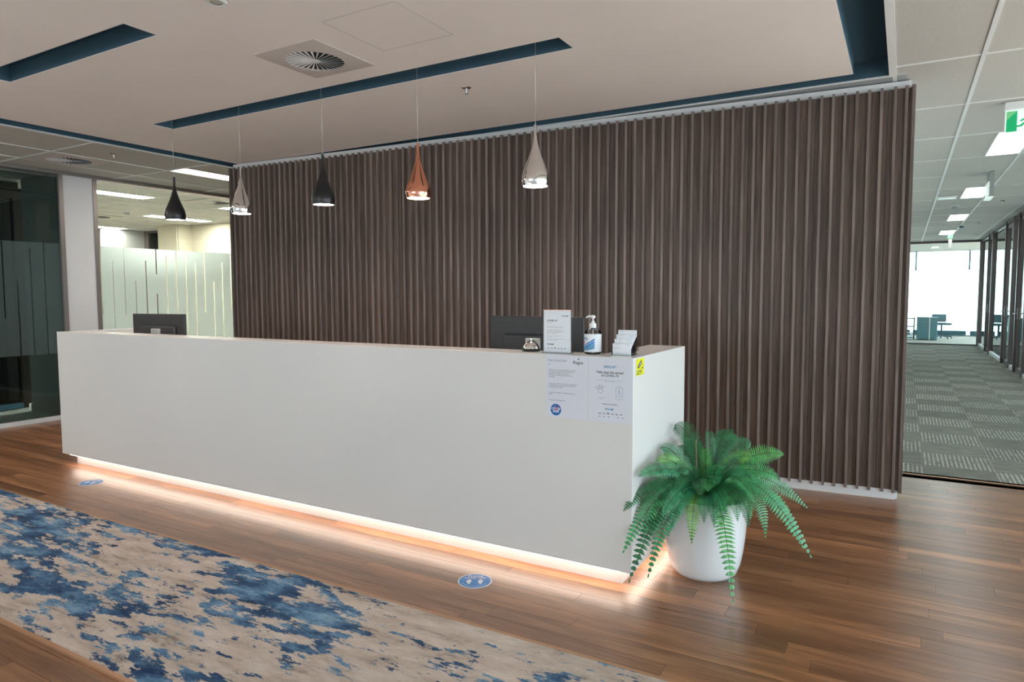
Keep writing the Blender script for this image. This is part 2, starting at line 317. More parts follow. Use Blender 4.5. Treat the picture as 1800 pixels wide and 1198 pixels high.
def dup(root, loc, rotz=None, label=None, group=None, name=None):
    r = root.copy(); COL.objects.link(r); r.location = loc
    if rotz is not None: r.rotation_euler = (0, 0, rotz)
    if label: r['label'] = label
    if group: r['group'] = group
    for ch in list(root.children):
        c = ch.copy(); COL.objects.link(c); c.parent = r
        for g in list(ch.children):
            d = g.copy(); COL.objects.link(d); d.parent = c
    return r
FONTS = []
def text_mesh(s, size, align='LEFT', space=1.0, bold=0.0):
    cu = bpy.data.curves.new('txt', 'FONT'); cu.body = s; cu.size = size; cu.align_x = align; cu.space_line = space
    cu.offset = bold; cu.resolution_u = 2; cu.extrude = 0.0
    o = bpy.data.objects.new('txt', cu); COL.objects.link(o); bpy.context.view_layer.update()
    me = bpy.data.meshes.new_from_object(o.evaluated_get(bpy.context.evaluated_depsgraph_get()))
    bpy.data.objects.remove(o); bpy.data.curves.remove(cu); me.materials.clear(); return me
def text(name, s, size, m, mtx, parent, align='LEFT', space=1.0, bold=0.0):
    me = text_mesh(s, size, align, space, bold); me.materials.append(M[m])
    o = bpy.data.objects.new(name, me); COL.objects.link(o); o.matrix_world = mtx
    if parent: o.parent = parent; o.matrix_parent_inverse = Matrix.Identity(4)
    return o
def flat(name, polys, m, mtx, parent, th=0.0003):
    """flat printed shapes: polys are lists of (u,v) points in the plane of mtx"""
    bm = bmesh.new()
    for p in polys:
        a = [bm.verts.new((u, v, 0)) for u, v in p]; bm.faces.new(a)
    me = bpy.data.meshes.new(name); bm.to_mesh(me); bm.free(); me.materials.append(M[m])
    o = bpy.data.objects.new(name, me); COL.objects.link(o); o.matrix_world = mtx
    if parent: o.parent = parent; o.matrix_parent_inverse = Matrix.Identity(4)
    return o
def circ(cx, cy, rx, ry=None, n=28, a0=0, a1=2*PI):
    ry = ry or rx; k = n if a1-a0 >= 2*PI-1e-6 else n-1
    return [(cx+rx*math.cos(a0+(a1-a0)*i/k), cy+ry*math.sin(a0+(a1-a0)*i/k)) for i in range(n)]
def ringpolys(cx, cy, r0, r1, n=32):
    out = []
    for i in range(n):
        a, b = 2*PI*i/n, 2*PI*(i+1)/n
        out.append([(cx+r0*math.cos(a), cy+r0*math.sin(a)), (cx+r1*math.cos(a), cy+r1*math.sin(a)), (cx+r1*math.cos(b), cy+r1*math.sin(b)), (cx+r0*math.cos(b), cy+r0*math.sin(b))])
    return out
def rect(u0, v0, u1, v1): return [(u0, v0), (u1, v0), (u1, v1), (u0, v1)]

# ================================================================== FLOOR
floor = struct(box('floor', -15.5, 6.2, -5.1, 26.6, -0.12, -0.010, 'dark'))
# oak planks running along the desk
PW = 0.101
bmp = bmesh.new(); bx(bmp, 0, 1, 0, PW-0.0016, -0.010, 0)
top = [f for f in bmp.faces if abs(f.normal.z) > 0.9 and f.calc_center_median().z > -0.001] or [f for f in bmp.faces if f.calc_center_median().z > -0.001]
mp_ = obj('plank', bmp, 'oak'); plank_me = mp_.data; bpy.data.objects.remove(mp_)
rest = bmesh.new(); rnd = random.Random(3); nrow = 0; nplank = 0
y = 0.1
while y < 5.97:
    x = -8.2 - rnd.random()*1.1
    while x < 1.9:
        ln = rnd.choice([0.9, 1.2, 1.2, 1.45]); x1 = min(x+ln, 1.9); xs = max(x, -8.2)
        if x1-xs > 0.02:
            near = (0.95 < y < 1.34 and -3.7 < x1 and xs < 1.0) or (1.34 <= y < 2.3 and x1 > -0.9 and xs < 0.9) or \
                   (2.3 <= y < 3.06 and xs < 0.6) or (3.06 <= y < 5.97 and x1 > -1.15 and xs < 0.95) or (3.06 <= y < 4.2 and x1 < -5.8)
            if near and nplank < 296:
                inst('plank', plank_me, (xs, y, 0), floor, (x1-xs-0.0012, 1, 1)); nplank += 1
            else: bx(rest, xs, x1-0.0012, y, min(y+PW-0.0016, 5.968), -0.010, 0)
        x = x1 if x1 > xs else x+ln
        if x >= 1.9: break
    y += PW
stuff(obj('plank_field', rest, 'oak', floor)); print('planks', nplank)
# carpet tiles in the corridor
bmp = bmesh.new(); bx(bmp, 0, 0.498, 0, 0.498, -0.010, 0.0); a = obj('t', bmp, 'carpet_plain'); ct_plain = a.data; bpy.data.objects.remove(a)
bmp = bmesh.new(); bx(bmp, 0, 0.498, 0, 0.498, -0.010, 0.0); a = obj('t', bmp, 'carpet_stripe'); ct_str = a.data; bpy.data.objects.remove(a)
for i in range(-2, 4):
    for j in range(0, 32):
        y0 = 6.0 + 0.5*j - (0.17 if False else 0)
        st = (i+j) % 2 == 1
        inst('carpet_tile', ct_str if st else ct_plain, (0.168+0.49*i*1.0, y0 - 0.12, 0), floor, (0.984, 1, 1))
box('carpet_field', -0.9, 6.1, 21.9, 26.5, -0.010, 0.0, 'palefloor', floor)
box('carpet_field', 2.13, 6.1, 5.99, 21.88, -0.010, 0.0, 'palefloor', floor)
box('carpet_field', 1.91, 6.1, -5, 5.97, -0.010, 0.0, 'palefloor', floor)  # unseen side floor, made pale to bounce light up to the ceiling
box('carpet_field', -8.2, 1.9, -5, 0.095, -0.010, 0.0, 'palefloor', floor)  # unseen floor behind the camera, pale for the same bounce
box('carpet_field', -15.4, -8.27, -5, 13, -0.010, 0.0, 'bouncecarpet', floor)
box('carpet_field', -8.2, -0.84, 5.99, 13, -0.010, 0.0, 'bouncecarpet', floor)
struct(box('trim_1', -0.9, 6.1, 5.975, 5.993, -0.01, 0.006, 'brass'))        # brass strip between wood and carpet
struct(box('trim_2', XL-0.03, XL+0.03, -5, 12.5, -0.009, 0.045, 'tbar'))      # white base channel of the glass partition

# ================================================================== RUG
rug = thing('rug', 'long beige area rug with abstract blue patches and tan bound edge', 'rug', (-3.6, 1.825, 0))
bm = bmesh.new(); bx(bm, -4.4, 3.62, -0.475, 0.475, 0.0, 0.009); obj('pile', bm, 'rug', rug)
bm = bmesh.new(); bx(bm, -4.42, 3.64, -0.492, -0.475, 0, 0.010); bx(bm, -4.42, 3.64, 0.475, 0.492, 0, 0.010); bx(bm, -4.42, -4.4, -0.475, 0.475, 0, 0.010); bx(bm, 3.62, 3.64, -0.475, 0.475, 0, 0.010)
o = obj('edge_binding', bm, 'brass', rug); o['label'] = 'tan edge binding'

# ================================================================== CEILING
ceiling = struct(box('ceiling', -15.5, 6.2, -5.1, 26.6, ZC+0.16, ZC+0.3, 'dark'))
RX0, RX1, RY = -6.18, -0.326, 4.915      # plaster raft
raft = bmesh.new(); zt = ZC+0.118
S1 = (-5.355, -1.67, 3.408, 3.597); S2 = (-5.10, -3.512, 2.103, 2.285)
def raft_boxes(bm):
    ys = [-5, S2[2], S2[3], S1[2], S1[3], RY]
    for y0, y1 in zip(ys, ys[1:]):
        s = S2 if abs(y0-S2[2]) < 1e-6 else S1 if abs(y0-S1[2]) < 1e-6 else None
        if s is None: bx(bm, RX0, RX1, y0, y1, ZC, ZC+0.115)
        else: bx(bm, RX0, s[0], y0, y1, ZC, ZC+0.115); bx(bm, s[1], RX1, y0, y1, ZC, ZC+0.115)
# white underside and blue slot faces are separate skins of the same raft
bm = bmesh.new()
ys = [-5, S2[2], S2[3], S1[2], S1[3], RY]
for y0, y1 in zip(ys, ys[1:]):
    s = S2 if abs(y0-S2[2]) < 1e-6 else S1 if abs(y0-S1[2]) < 1e-6 else None
    segs = [(RX0, RX1)] if s is None else [(RX0, s[0]), (s[1], RX1)]
    for a, b in segs: bx(bm, a, b, y0, y1, ZC, ZC+0.004)
bmesh.ops.remove_doubles(bm, verts=bm.verts, dist=1e-5)
obj('plaster_raft', bm, 'raft', ceiling)
bm = bmesh.new()
for y0, y1 in zip(ys, ys[1:]):
    s = S2 if abs(y0-S2[2]) < 1e-6 else S1 if abs(y0-S1[2]) < 1e-6 else None
    segs = [(RX0, RX1)] if s is None else [(RX0, s[0]), (s[1], RX1)]
    for a, b in segs: bx(bm, a, b, y0, y1, ZC+0.004, ZC+0.115)
bx(bm, -6.45, -0.10, -5, 5.17, ZC+0.115, ZC+0.15)
OX0, OX1, OY = -6.385, -0.128, 5.07
bx(bm, OX0-0.02, OX0, -5, OY, ZC+0.004, ZC+0.115); bx(bm, OX1, OX1+0.02, -5, OY, ZC+0.004, ZC+0.115); bx(bm, OX0, OX1, OY, OY+0.02, ZC+0.004, ZC+0.115)
obj('shadow_gap', bm, 'blue', ceiling)['label'] = 'dark blue painted recesses'
bm = bmesh.new()
bx(bm, OX0-0.03, OX1+0.03, OY, OY+0.012, ZC-0.006, ZC+0.006); bx(bm, OX1, OX1+0.03, -5, OY, ZC-0.004, ZC+0.006); bx(bm, OX0-0.03, OX0, -5, OY, ZC-0.004, ZC+0.006)
obj('slot_trim', bm, 'tbar', ceiling)
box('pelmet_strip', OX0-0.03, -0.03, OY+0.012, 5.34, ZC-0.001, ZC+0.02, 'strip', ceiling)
# access hatch outline in the raft
bm = bmesh.new()
for a in ((-2.62, -2.14, 2.60, 2.602), (-2.62, -2.14, 3.078, 3.08), (-2.62, -2.618, 2.6, 3.08), (-2.142, -2.14, 2.6, 3.08)): bx(bm, *a, ZC-0.0008, ZC+0.001)
obj('hatch_joint', bm, 'strip', ceiling)

# tiled ceiling: tiles 0.6 x 1.2, white T grid
tile_cache = {}
def tile(x0, x1, y0, y1):
    k = (round(x1-x0, 3), round(y1-y0, 3))
    if k not in tile_cache:
        bm = bmesh.new(); bx(bm, 0, k[0], 0, k[1], 0, 0.015); t = obj('t', bm, 'tile'); tile_cache[k] = t.data; bpy.data.objects.remove(t)
    inst('ceiling_tile', tile_cache[k], (x0, y0, ZC+0.003), ceiling)
grid = bmesh.new()
def tgrid(xs, ys, skip, first=True):
    for x in xs: bx(grid, x-0.012, x+0.012, ys[0], ys[-1], ZC-0.003, ZC+0.004)
    for y in (ys if first else ys[1:]): bx(grid, xs[0], xs[-1], y-0.009, y+0.009, ZC-0.002, ZC+0.004)
    for a, b in zip(xs, xs[1:]):
        for c, d in zip(ys, ys[1:]):
            cut = [s for s in skip if s[0] < (b-0.01) and s[1] > a+0.01 and s[2] < d-0.01 and s[3] > c+0.01]
            if not cut: tile(a+0.012, b-0.012, c+0.009, d-0.009); continue
            s = cut[0]; ax = max(a+0.012, s[0]); bxx = min(b-0.012, s[1]); cy = max(c+0.009, s[2]); dy = min(d-0.009, s[3])
            if ax-a > 0.05: tile(a+0.012, ax, c+0.009, d-0.009)
            if b-bxx > 0.05: tile(bxx, b-0.012, c+0.009, d-0.009)
            if cy-c > 0.05: tile(ax, bxx, c+0.009, cy)
            if d-dy > 0.05: tile(ax, bxx, dy, d-0.009)
LIT = []      # lights: (x0,x1,y0,y1)
corr_l = [(0.66, 0.96, 7.32+i*3.6, 8.50+i*3.6) for i in range(5)]
left_l = [(-7.17, -6.87, 4.74, 5.92)]
off_l = [(-9.57, -9.27, 4.74, 5.92), (-11.6, -11.3, 7.14, 8.32), (-9.57, -9.27, 7.14, 8.32), (-14.32, -14.02, 7.14, 8.32), (-11.6, -11.3, 4.74, 5.92)]
DIF = [(-7.77, -7.17, 3.54, 4.14), (-9.27, -8.67, 6.35, 6.95), (-12.6, -12.0, 6.45, 7.05)]
tgrid([OX1+0.03, 0.36, 0.96, 1.56, 2.2, 2.8, 3.4, 4, 4.6, 5.2, 6.1], [-4.9, -2.3, -1.1, 0.1, 1.3, 2.5, 3.7, 4.9, 6.1], [])
tgrid([-0.84, -0.24, 0.36, 0.96, 1.56, 2.16], [6.1+1.2*i for i in range(14)], corr_l, False)
tgrid([2.18, 6.1], [6.1, 21.7], [], False); tgrid([-0.84, 6.1], [21.7, 26.5], [], False)
tgrid([XL, -7.77, -7.17, OX0-0.03], [-4.9, -2.47, -1.27, -0.07, 1.13, 2.33, 3.53, 4.73, 5.93, 7.13, 8.33, 12.4], left_l+DIF+[(-7.17, -6.87, -1.2, -0.02), (-7.17, -6.87, 1.2, 2.38)])
tgrid([-6.42, -0.84], [5.36, 12.4], [])
tgrid([-15.05, -14.62, -14.02, -13.4, -12.82, -12.2, -11.6, -11.0, -10.42, -9.85, -9.25, -8.65, XL], [2.33, 3.53, 4.73, 5.93, 7.13, 8.33, 12.4], off_l+DIF)
bx(grid, OX1+0.028, -0.03, 5.07, 5.36, ZC, ZC+0.003)
stuff(obj('ceiling_grid', grid, 'tbar', ceiling))

def ceiling_light(r, label, m, group=None):
    x0, x1, y0, y1 = r; t = thing('ceiling_light', label, 'light', ((x0+x1)/2, (y0+y1)/2, ZC), 0, group)
    a, b = (x1-x0)/2, (y1-y0)/2
    bm = bmesh.new(); bx(bm, -a, a, -b, b, 0.006, 0.012); obj('diffuser', bm, m, t)
    bm = bmesh.new(); bx(bm, -a, -a+0.012, -b, b, -0.002, 0.02); bx(bm, a-0.012, a, -b, b, -0.002, 0.02); bx(bm, -a, a, -b, -b+0.012, -0.002, 0.02); bx(bm, -a, a, b-0.012, b, -0.002, 0.02)
    obj('frame', bm, 'tbar', t)
    return t
names = ['first and largest lit panel in the corridor ceiling, below the exit sign', 'second lit panel in the corridor ceiling, behind the hanging sign box', 'third lit panel along the corridor ceiling', 'fourth lit panel along the corridor ceiling, small and far', 'farthest lit panel in the corridor ceiling, next to the end glazing']
for r, n in zip(corr_l, names): ceiling_light(r, n, 'panel_cool', 'corridor ceiling lights')
for y0_, lab_ in ((-1.2, 'added unseen ceiling panel by the left partition behind the rug'), (1.2, 'added unseen ceiling panel by the left partition before the dark room')):
    ceiling_light((-7.17, -6.87, y0_, y0_+1.18), lab_, 'panel_warm', 'warm ceiling light panels')  # unseen panels, added to brighten the left ceiling area
ceiling_light(left_l[0], 'long lit ceiling panel between glass partition and slatted wall', 'panel_warm', 'warm ceiling light panels')
names = ['lit ceiling panel in the glazed office, nearest the white column', 'lit ceiling panel in the glazed office behind the leftmost black pendant', 'lit ceiling panel in the glazed office just left of the slatted wall', 'lit ceiling panel at the far left back of the glazed office', 'lit ceiling panel deep in the glazed office']
for r, n in zip(off_l, names): ceiling_light(r, n, 'panel_light', 'warm ceiling light panels')
# unseen panels added for ambient light to the right of the camera
for i, (x, y, z) in enumerate([(2.6, -2.0, 0), (2.6, 2.0, 0), (4.4, -2, 0), (4.4, 2.0, 0)]):
    ceiling_light((x-0.15, x+0.15, y-0.6, y+0.6), ['added unseen ceiling panel rear left of the open area', 'added unseen ceiling panel front left of the open area', 'added unseen ceiling panel rear right of the open area', 'added unseen ceiling panel front right of the open area'][i], 'panel_cool', 'added side area ambient panels')

def diffuser(x, y, s, label, group=None, sheared=0):
    t = thing('air_diffuser', label, 'air vent', (x, y, ZC), 0, group); h = s/2; R = s*0.345
    bm = bmesh.new(); n = 32     # square plate with round opening
    inner = [bm.verts.new((R*math.cos(2*PI*i/n), R*math.sin(2*PI*i/n), -0.012)) for i in range(n)]
    def sq(a):
        c, s_ = math.cos(a), math.sin(a); k = h/max(abs(c), abs(s_)); return (c*k, s_*k)
    outer = [bm.verts.new((*sq(2*PI*(i)/n), -0.004)) for i in range(n)]; up = [bm.verts.new((*sq(2*PI*(i)/n), 0.004)) for i in range(n)]
    iu = [bm.verts.new((R*math.cos(2*PI*i/n), R*math.sin(2*PI*i/n), 0.01)) for i in range(n)]
    for i in range(n):
        j = (i+1) % n
        bm.faces.new((inner[i], inner[j], outer[j], outer[i])); bm.faces.new((outer[i], outer[j], up[j], up[i])); bm.faces.new((inner[i], iu[i], iu[j], inner[j]))
    obj('face_plate', bm, 'plate', t)
    bm = bmesh.new(); lathe(bm, [(R*1.0, -0.0016), (R*1.0, -0.0004)], 32); obj('opening_shade', bm, 'dark', t)  # thin near-black disc standing in for the shade inside the vent
    bm = bmesh.new(); lathe(bm, [(R*0.16, -0.0125), (R*0.16, -0.008)], 20); obj('hub', bm, 'tbar', t)
    nb = 28; b = bmesh.new()
    vs = [b.verts.new(p) for p in ((R*0.14, -0.0012, -0.010), (R*0.99, -0.0060, -0.0115), (R*0.99, 0.0060, -0.0085), (R*0.14, 0.0012, -0.009))]
    vs2 = [b.verts.new((v.co.x, v.co.y+0.001, v.co.z+0.0015)) for v in vs]
    b.faces.new(vs); b.faces.new(vs2[::-1])
    for i in range(4): b.faces.new((vs[i], vs2[i], vs2[(i+1) % 4], vs[(i+1) % 4]))
    o0 = obj('blade', b, 'tbar', t)
    for i in range(1, nb): inst('blade', o0.data, (0, 0, 0), t, None, (0, 0, 2*PI*i/nb))
    return t
diffuser(-3.067, 2.987, 0.49, 'square swirl air vent in the white plaster ceiling above the desk')
diffuser(-7.46, 3.84, 0.59, 'square swirl air vent in the tiled ceiling near the dark glass room')
diffuser(-8.97, 6.65, 0.59, 'square swirl air vent seen through the partition beside the slatted wall')
diffuser(-12.3, 6.75, 0.59, 'square swirl air vent seen through the partition beside the white column')
def sprinkler(x, y, label):
    t = thing('sprinkler', label, 'sprinkler', (x, y, ZC))
    bm = bmesh.new(); lathe(bm, [(0.012, -0.010), (0.026, -0.007), (0.032, 0.0)], 20); obj('escutcheon', bm, 'chrome', t, True)
    bm = bmesh.new(); lathe(bm, [(0.003, -0.038), (0.005, -0.03), (0.008, -0.012), (0.008, -0.005)], 10)
    tube(bm, [(0.010, 0, -0.010), (0.013, 0, -0.022), (0.004, 0, -0.036)], 0.002, 6); tube(bm, [(-0.010, 0, -0.010), (-0.013, 0, -0.022), (-0.004, 0, -0.036)], 0.002, 6)
    obj('nozzle', bm, 'silver', t, True); bm = bmesh.new(); lathe(bm, [(0.013, -0.041), (0.013, -0.039)], 14); obj('deflector', bm, 'silver', t)
sprinkler(-2.60, 3.895, 'chrome fire sprinkler on plaster ceiling between copper and right chrome pendants')
sprinkler(-6.78, 3.91, 'fire sprinkler on the tiled ceiling beside the left air vent')
sprinkler(-9.9, 5.9, 'fire sprinkler on the glazed office ceiling between the two long lights')
sprinkler(-12.2, 7.6, 'fire sprinkler deep in the glazed office above the exit opening')
sprinkler(1.24, 12.7, 'fire sprinkler on the corridor ceiling nearest the hanging sign box')
sprinkler(1.22, 16.4, 'fire sprinkler farther down the corridor ceiling')
# downlight at the top edge of the picture and its neighbours
for i, (x, y) in enumerate([(-2.874, 2.175), (-1.2, 1.2), (-4.6, 1.2), (-1.2, -1.6), (-4.6, -1.6)]):
    t = thing('downlight', ['round recessed fitting in white ceiling at the top edge', 'round downlight over the rug near the right', 'round downlight over the rug near the left', 'round downlight behind the rug on the right', 'round downlight behind the rug on the left'][i], 'light', (x, y, ZC), 0, 'recessed downlights')
    bm = bmesh.new(); lathe(bm, [(0.030, -0.004), (0.046, -0.006), (0.050, 0.0)], 28, cap0=False, cap1=False); obj('ring', bm, 'tbar', t, True)
    bm = bmesh.new(); lathe(bm, [(0.031, -0.002), (0.031, 0.001)], 24); obj('lens', bm, 'silver' if i == 0 else 'downlight', t)
for i, (x, y, lab) in enumerate([(0.649, 13.0, 'small round smoke detector on corridor ceiling'), (0.98, 16.9, 'flat dark round detector on the corridor ceiling ahead'), (-11.23, 6.65, 'smoke detector on the ceiling of the glazed office')]):
    t = thing('smoke_detector', lab, 'detector', (x, y, ZC)); k = 1.0
    bm = bmesh.new(); lathe(bm, [(0.055, -0.012), (0.062, -0.006), (0.062, 0.0)], 24); obj('base', bm, 'tbar', t, True)
    bm = bmesh.new(); lathe(bm, [(0.02, -0.05), (0.040, -0.042), (0.045, -0.012)], 24); obj('head', bm, 'strip' if i != 1 else 'cabdark', t, True)
t = thing('emergency_light', 'small white rectangular fitting on corridor ceiling left of the lights', 'light', (0.49, 11.75, ZC))
bm = bmesh.new(); bx(bm, -0.12, 0.12, -0.13, 0.13, -0.025, 0.0); obj('housing', bm, 'tbar', t, bevel=0.006)
bm = bmesh.new(); bx(bm, -0.10, 0.10, -0.05, 0.05, -0.029, -0.025); obj('lens', bm, 'signlight', t)

# ================================================================== SLATTED WALL
ANG = math.atan2(5.171-4.805, 6.24)
wall_back = sempty('wall_back'); wall_back.location = (0.022, 5.171, 0); wall_back.rotation_euler = (0, 0, ANG)
WL = 6.27; JP = 0.4345; Wz0, Wz1 = 0.062, 2.735
bm = bmesh.new(); bx(bm, -WL+0.02, -0.02, 0.045, 0.19, 0.0, 2.775); obj('core', bm, 'white', wall_back)
# joints measured from right-hand end
bm = bmesh.new(); bx(bm, -JP+0.003, 0, 0.024, 0.042, Wz0, Wz1-0.012); a = obj('t', bm, 'board'); board_me = a.data; bpy.data.objects.remove(a)
bm = bmesh.new(); bx(bm, -0.0085, 0.0085, 0.0, 0.024, Wz0-0.012, Wz1); a = obj('t', bm, 'batten'); batten_me = a.data; bpy.data.objects.remove(a)
j0 = -0.155; k = 0; pitch = JP/6
inst('board', board_me, (0, 0, 0), wall_back, ((0.152)/JP, 1, 1))
for off in (-0.006, -0.048, -0.112): inst('batten', batten_me, (off, 0, 0), wall_back)
while True:
    xr = j0 - k*JP
    if xr - JP < -WL-0.02:
        if xr > -WL+0.03:
            inst('board', board_me, (xr, 0, 0), wall_back, ((xr+WL)/JP, 1, 1))
            q = xr-0.036
            while q > -WL+0.01: inst('batten', batten_me, (q, 0, 0), wall_back); q -= pitch
        break
    inst('board', board_me, (xr, 0, 0), wall_back, (0.996, 1, 1))
    for i in range(6): inst('batten', batten_me, (xr-0.036-i*pitch*0.995, 0, 0), wall_back)
    k += 1
inst('batten', batten_me, (-WL+0.01, 0, 0), wall_back)
o = box('end_board', -0.018, 0.0, 0.0, 0.19, Wz0-0.012, Wz1, 'board', wall_back)
o = box('end_board', -WL, -WL+0.018, 0.0, 0.19, Wz0-0.012, Wz1, 'board', wall_back)
bb = struct(bpy.data.objects.new('baseboard_back', None)); COL.objects.link(bb); bb.location = wall_back.location; bb.rotation_euler = wall_back.rotation_euler
box('skirting', -WL+0.02, -0.035, 0.016, 0.05, 0.0, 0.066, 'white', bb)

# ================================================================== other walls of the room
struct(box('wall_corridor', -0.95, -0.85, 5.4, 26.5, 0, ZC+0.1, 'white'))
struct(box('wall_core', -8.2, -0.95, 12.4, 12.5, 0, ZC+0.1, 'white'))
struct(box('wall_office', -15.1, XL, 12.4, 12.5, 0, ZC+0.1, 'cream'))
# wall behind the camera with a row of windows
w = sempty('wall_front')
box('wall_section', -15.5, -6.0, -5.05, -4.95, 0, ZC+0.16, 'white', w); box('wall_section', -1.0, 6.2, -5.05, -4.95, 0, ZC+0.16, 'white', w)
box('wall_section', -6.0, -1.0, -5.05, -4.95, 0, 1.3, 'white', w); box('wall_section', -6.0, -1.0, -5.05, -4.95, 2.5, ZC+0.16, 'white', w)
# right-hand exterior: floor-to-ceiling glazing
w = sempty('wall_right')
box('sill', 5.95, 6.15, -5, 26.5, 0, 0.25, 'white', w); box('lintel', 5.95, 6.15, -5, 26.5, 2.68, ZC+0.16, 'white', w)
for yy in [-4.9]+[-3.2+1.85*i for i in range(16)]: box('mullion', 6.0, 6.08, yy-0.03, yy+0.03, 0.25, 2.68, 'frame', w)
# far window wall at the end of the corridor
w = sempty('window_1')
box('sill', -0.9, 6.1, 26.35, 26.5, 0, 0.03, 'white', w)
for a, b in ((-0.8, 0.2), (0.28, 0.85), (0.95, 1.76), (1.87, 2.6), (2.7, 3.6)): box('skirting_duct', a, b, 26.2, 26.32, 0.03, 0.17, 'cabdark', w)
box('lintel', -0.9, 6.1, 26.35, 26.5, ZC-0.03, ZC+0.16, 'white', w)
for xx in (0.305, 1.785, 3.3): box('mullion_top', xx-0.02, xx+0.02, 26.28, 26.34, 2.13, ZC-0.03, 'cabdark', w)  # mullions left short where glare swallows their lower part
box('pane', -0.9, 6.1, 26.36, 26.37, 0.03, ZC-0.03, 'glass', w)

# ================================================================== RIGHT GLASS WALL (offices)
w = sempty('window_2')
POST = [21.55, 19.72, 18.82, 16.52, 15.42, 14.74, 13.76, 12.3, 11.2, 9.6, 8.5, 6.2]
for yy in POST: box('post', XR-0.05, XR+0.06, yy-0.035, yy+0.035, 0, ZC, 'frame', w)
box('head_rail', XR-0.03, XR+0.03, 6.2, 21.55, ZC-0.05, ZC, 'frame', w)
DOORS = [(18.82, 19.72), (15.42, 16.52), (13.76, 14.74)]
for a, b in zip(POST[1:], POST): 
    if (a, b) not in DOORS:
        box('pane', XR-0.005, XR+0.005, a+0.035, b-0.035, 0.07, ZC-0.05, 'glass', w); box('base_rail', XR-0.03, XR+0.03, a+0.035, b-0.035, 0, 0.07, 'tbar', w)
for i, (a, b) in enumerate(DOORS):
    d = sempty('door_%d' % (i+1))
    bm = bmesh.new()
    for q in ((a+0.04, a+0.11, 0.01, 2.72), (b-0.11, b-0.04, 0.01, 2.72), (a+0.04, b-0.04, 0.01, 0.10), (a+0.04, b-0.04, 2.64, 2.72)): bx(bm, XR-0.02, XR+0.02, *q)
    obj('door_frame', bm, 'frame', d)
    box('pane', XR-0.005, XR+0.005, a+0.11, b-0.11, 0.10, 2.64, 'glass', d)
    bm = bmesh.new(); yh = b-0.10; tube(bm, [(XR-0.02, yh, 1.03), (XR-0.075, yh, 1.03), (XR-0.08, yh-0.02, 1.03), (XR-0.08, yh-0.14, 1.03)], 0.009, 8); bx(bm, XR-0.03, XR-0.02, yh-0.02, yh+0.02, 0.93, 1.13)
    obj('door_handle', bm, 'silver', d)
# office behind: dividing walls
struct(box('wall_divider', XR+0.1, 5.9, 17.6, 17.68, 0, ZC, 'white')); struct(box('wall_partition', XR+0.1, 5.9, 12.9, 12.98, 0, ZC, 'white'))
# end glazing of the corridor
w = sempty('window_3')
box('head_rail', -0.85, XR, 21.6, 21.66, ZC-0.06, ZC, 'frame', w); box('base_rail', -0.85, XR, 21.6, 21.66, 0, 0.035, 'frame', w)
box('post', XR-0.06, XR+0.04, 21.58, 21.68, 0, ZC, 'frame', w); box('pane', -0.85, XR-0.06, 21.625, 21.635, 0.035, ZC-0.06, 'glass', w)

# things beyond the end glazing
t = thing('filing_cabinet', 'low teal grey filing cabinet beyond the glass at the corridor end', 'cabinet', (0.615, 23.75, 0))
bm = bmesh.new(); bx(bm, -0.26, 0.26, -0.25, 0.25, 0.02, 0.655); obj('body', bm, 'cabinet', t, bevel=0.01)
bm = bmesh.new(); bx(bm, -0.25, 0.05, -0.262, -0.25, 0.03, 0.65); obj('door', bm, 'cabinet', t, bevel=0.004)
bm = bmesh.new(); bx(bm, 0.07, 0.25, -0.262, -0.25, 0.03, 0.65); obj('door', bm, 'cabinet', t, bevel=0.004)
bm = bmesh.new(); bx(bm, 0.048, 0.072, -0.268, -0.25, 0.0, 0.66); obj('edge_strip', bm, 'tbar', t)
bm = bmesh.new(); bx(bm, -0.27, 0.28, -0.26, 0.26, 0.655, 0.675); obj('top', bm, 'cabdark', t)
t = thing('office_chair', 'dark office chair half hidden behind the filing cabinet', 'chair', (1.02, 24.6, 0), 0.3)
bm = bmesh.new(); bx(bm, -0.22, 0.22, -0.22, 0.22, 0.42, 0.48); obj('seat', bm, 'cabdark', t, bevel=0.03)
bm = bmesh.new(); bx(bm, -0.20, 0.20, 0.20, 0.25, 0.5, 0.74); obj('backrest', bm, 'cabdark', t, bevel=0.02)
bm = bmesh.new(); tube(bm, [(0, 0, 0.07), (0, 0, 0.43)], 0.025); obj('gas_stem', bm, 'cabdark', t)
for i in range(5):
    bm = bmesh.new(); a = 2*PI*i/5; tube(bm, [(0, 0, 0.09), (0.28*math.cos(a), 0.28*math.sin(a), 0.06)], 0.016, 6); lathe(bm, [(0.015, 0), (0.024, 0.02), (0.015, 0.045)], 8, (0.28*math.cos(a), 0.28*math.sin(a), 0.0)); obj('leg', bm, 'cabdark', t)
t = thing('shelf_unit', 'open shelf frame left of the filing cabinet behind the glass', 'shelf', (0.17, 23.8, 0))
for z in (0.05, 0.18, 0.38, 0.62): 
    bm = bmesh.new(); bx(bm, -0.30, 0.13, -0.16, 0.16, z, z+0.025); obj('shelf', bm, 'cabinet', t)
for xx in (-0.3, 0.10):
    for yy in (-0.16, 0.13): 
        bm = bmesh.new(); bx(bm, xx, xx+0.03, yy, yy+0.03, 0, 0.66); obj('upright', bm, 'cabdark', t)
t = thing('office_chair', 'dark office chair seen through the glass offices on the right', 'chair', (3.05, 22.6, 0), 2.0)
bm = bmesh.new(); bx(bm, -0.22, 0.22, -0.22, 0.22, 0.42, 0.48); obj('seat', bm, 'cabdark', t, bevel=0.03)
bm = bmesh.new(); bx(bm, -0.20, 0.20, 0.20, 0.25, 0.5, 0.95); obj('backrest', bm, 'cabdark', t, bevel=0.02)
bm = bmesh.new(); tube(bm, [(0, 0, 0.07), (0, 0, 0.43)], 0.025); obj('gas_stem', bm, 'cabdark', t)
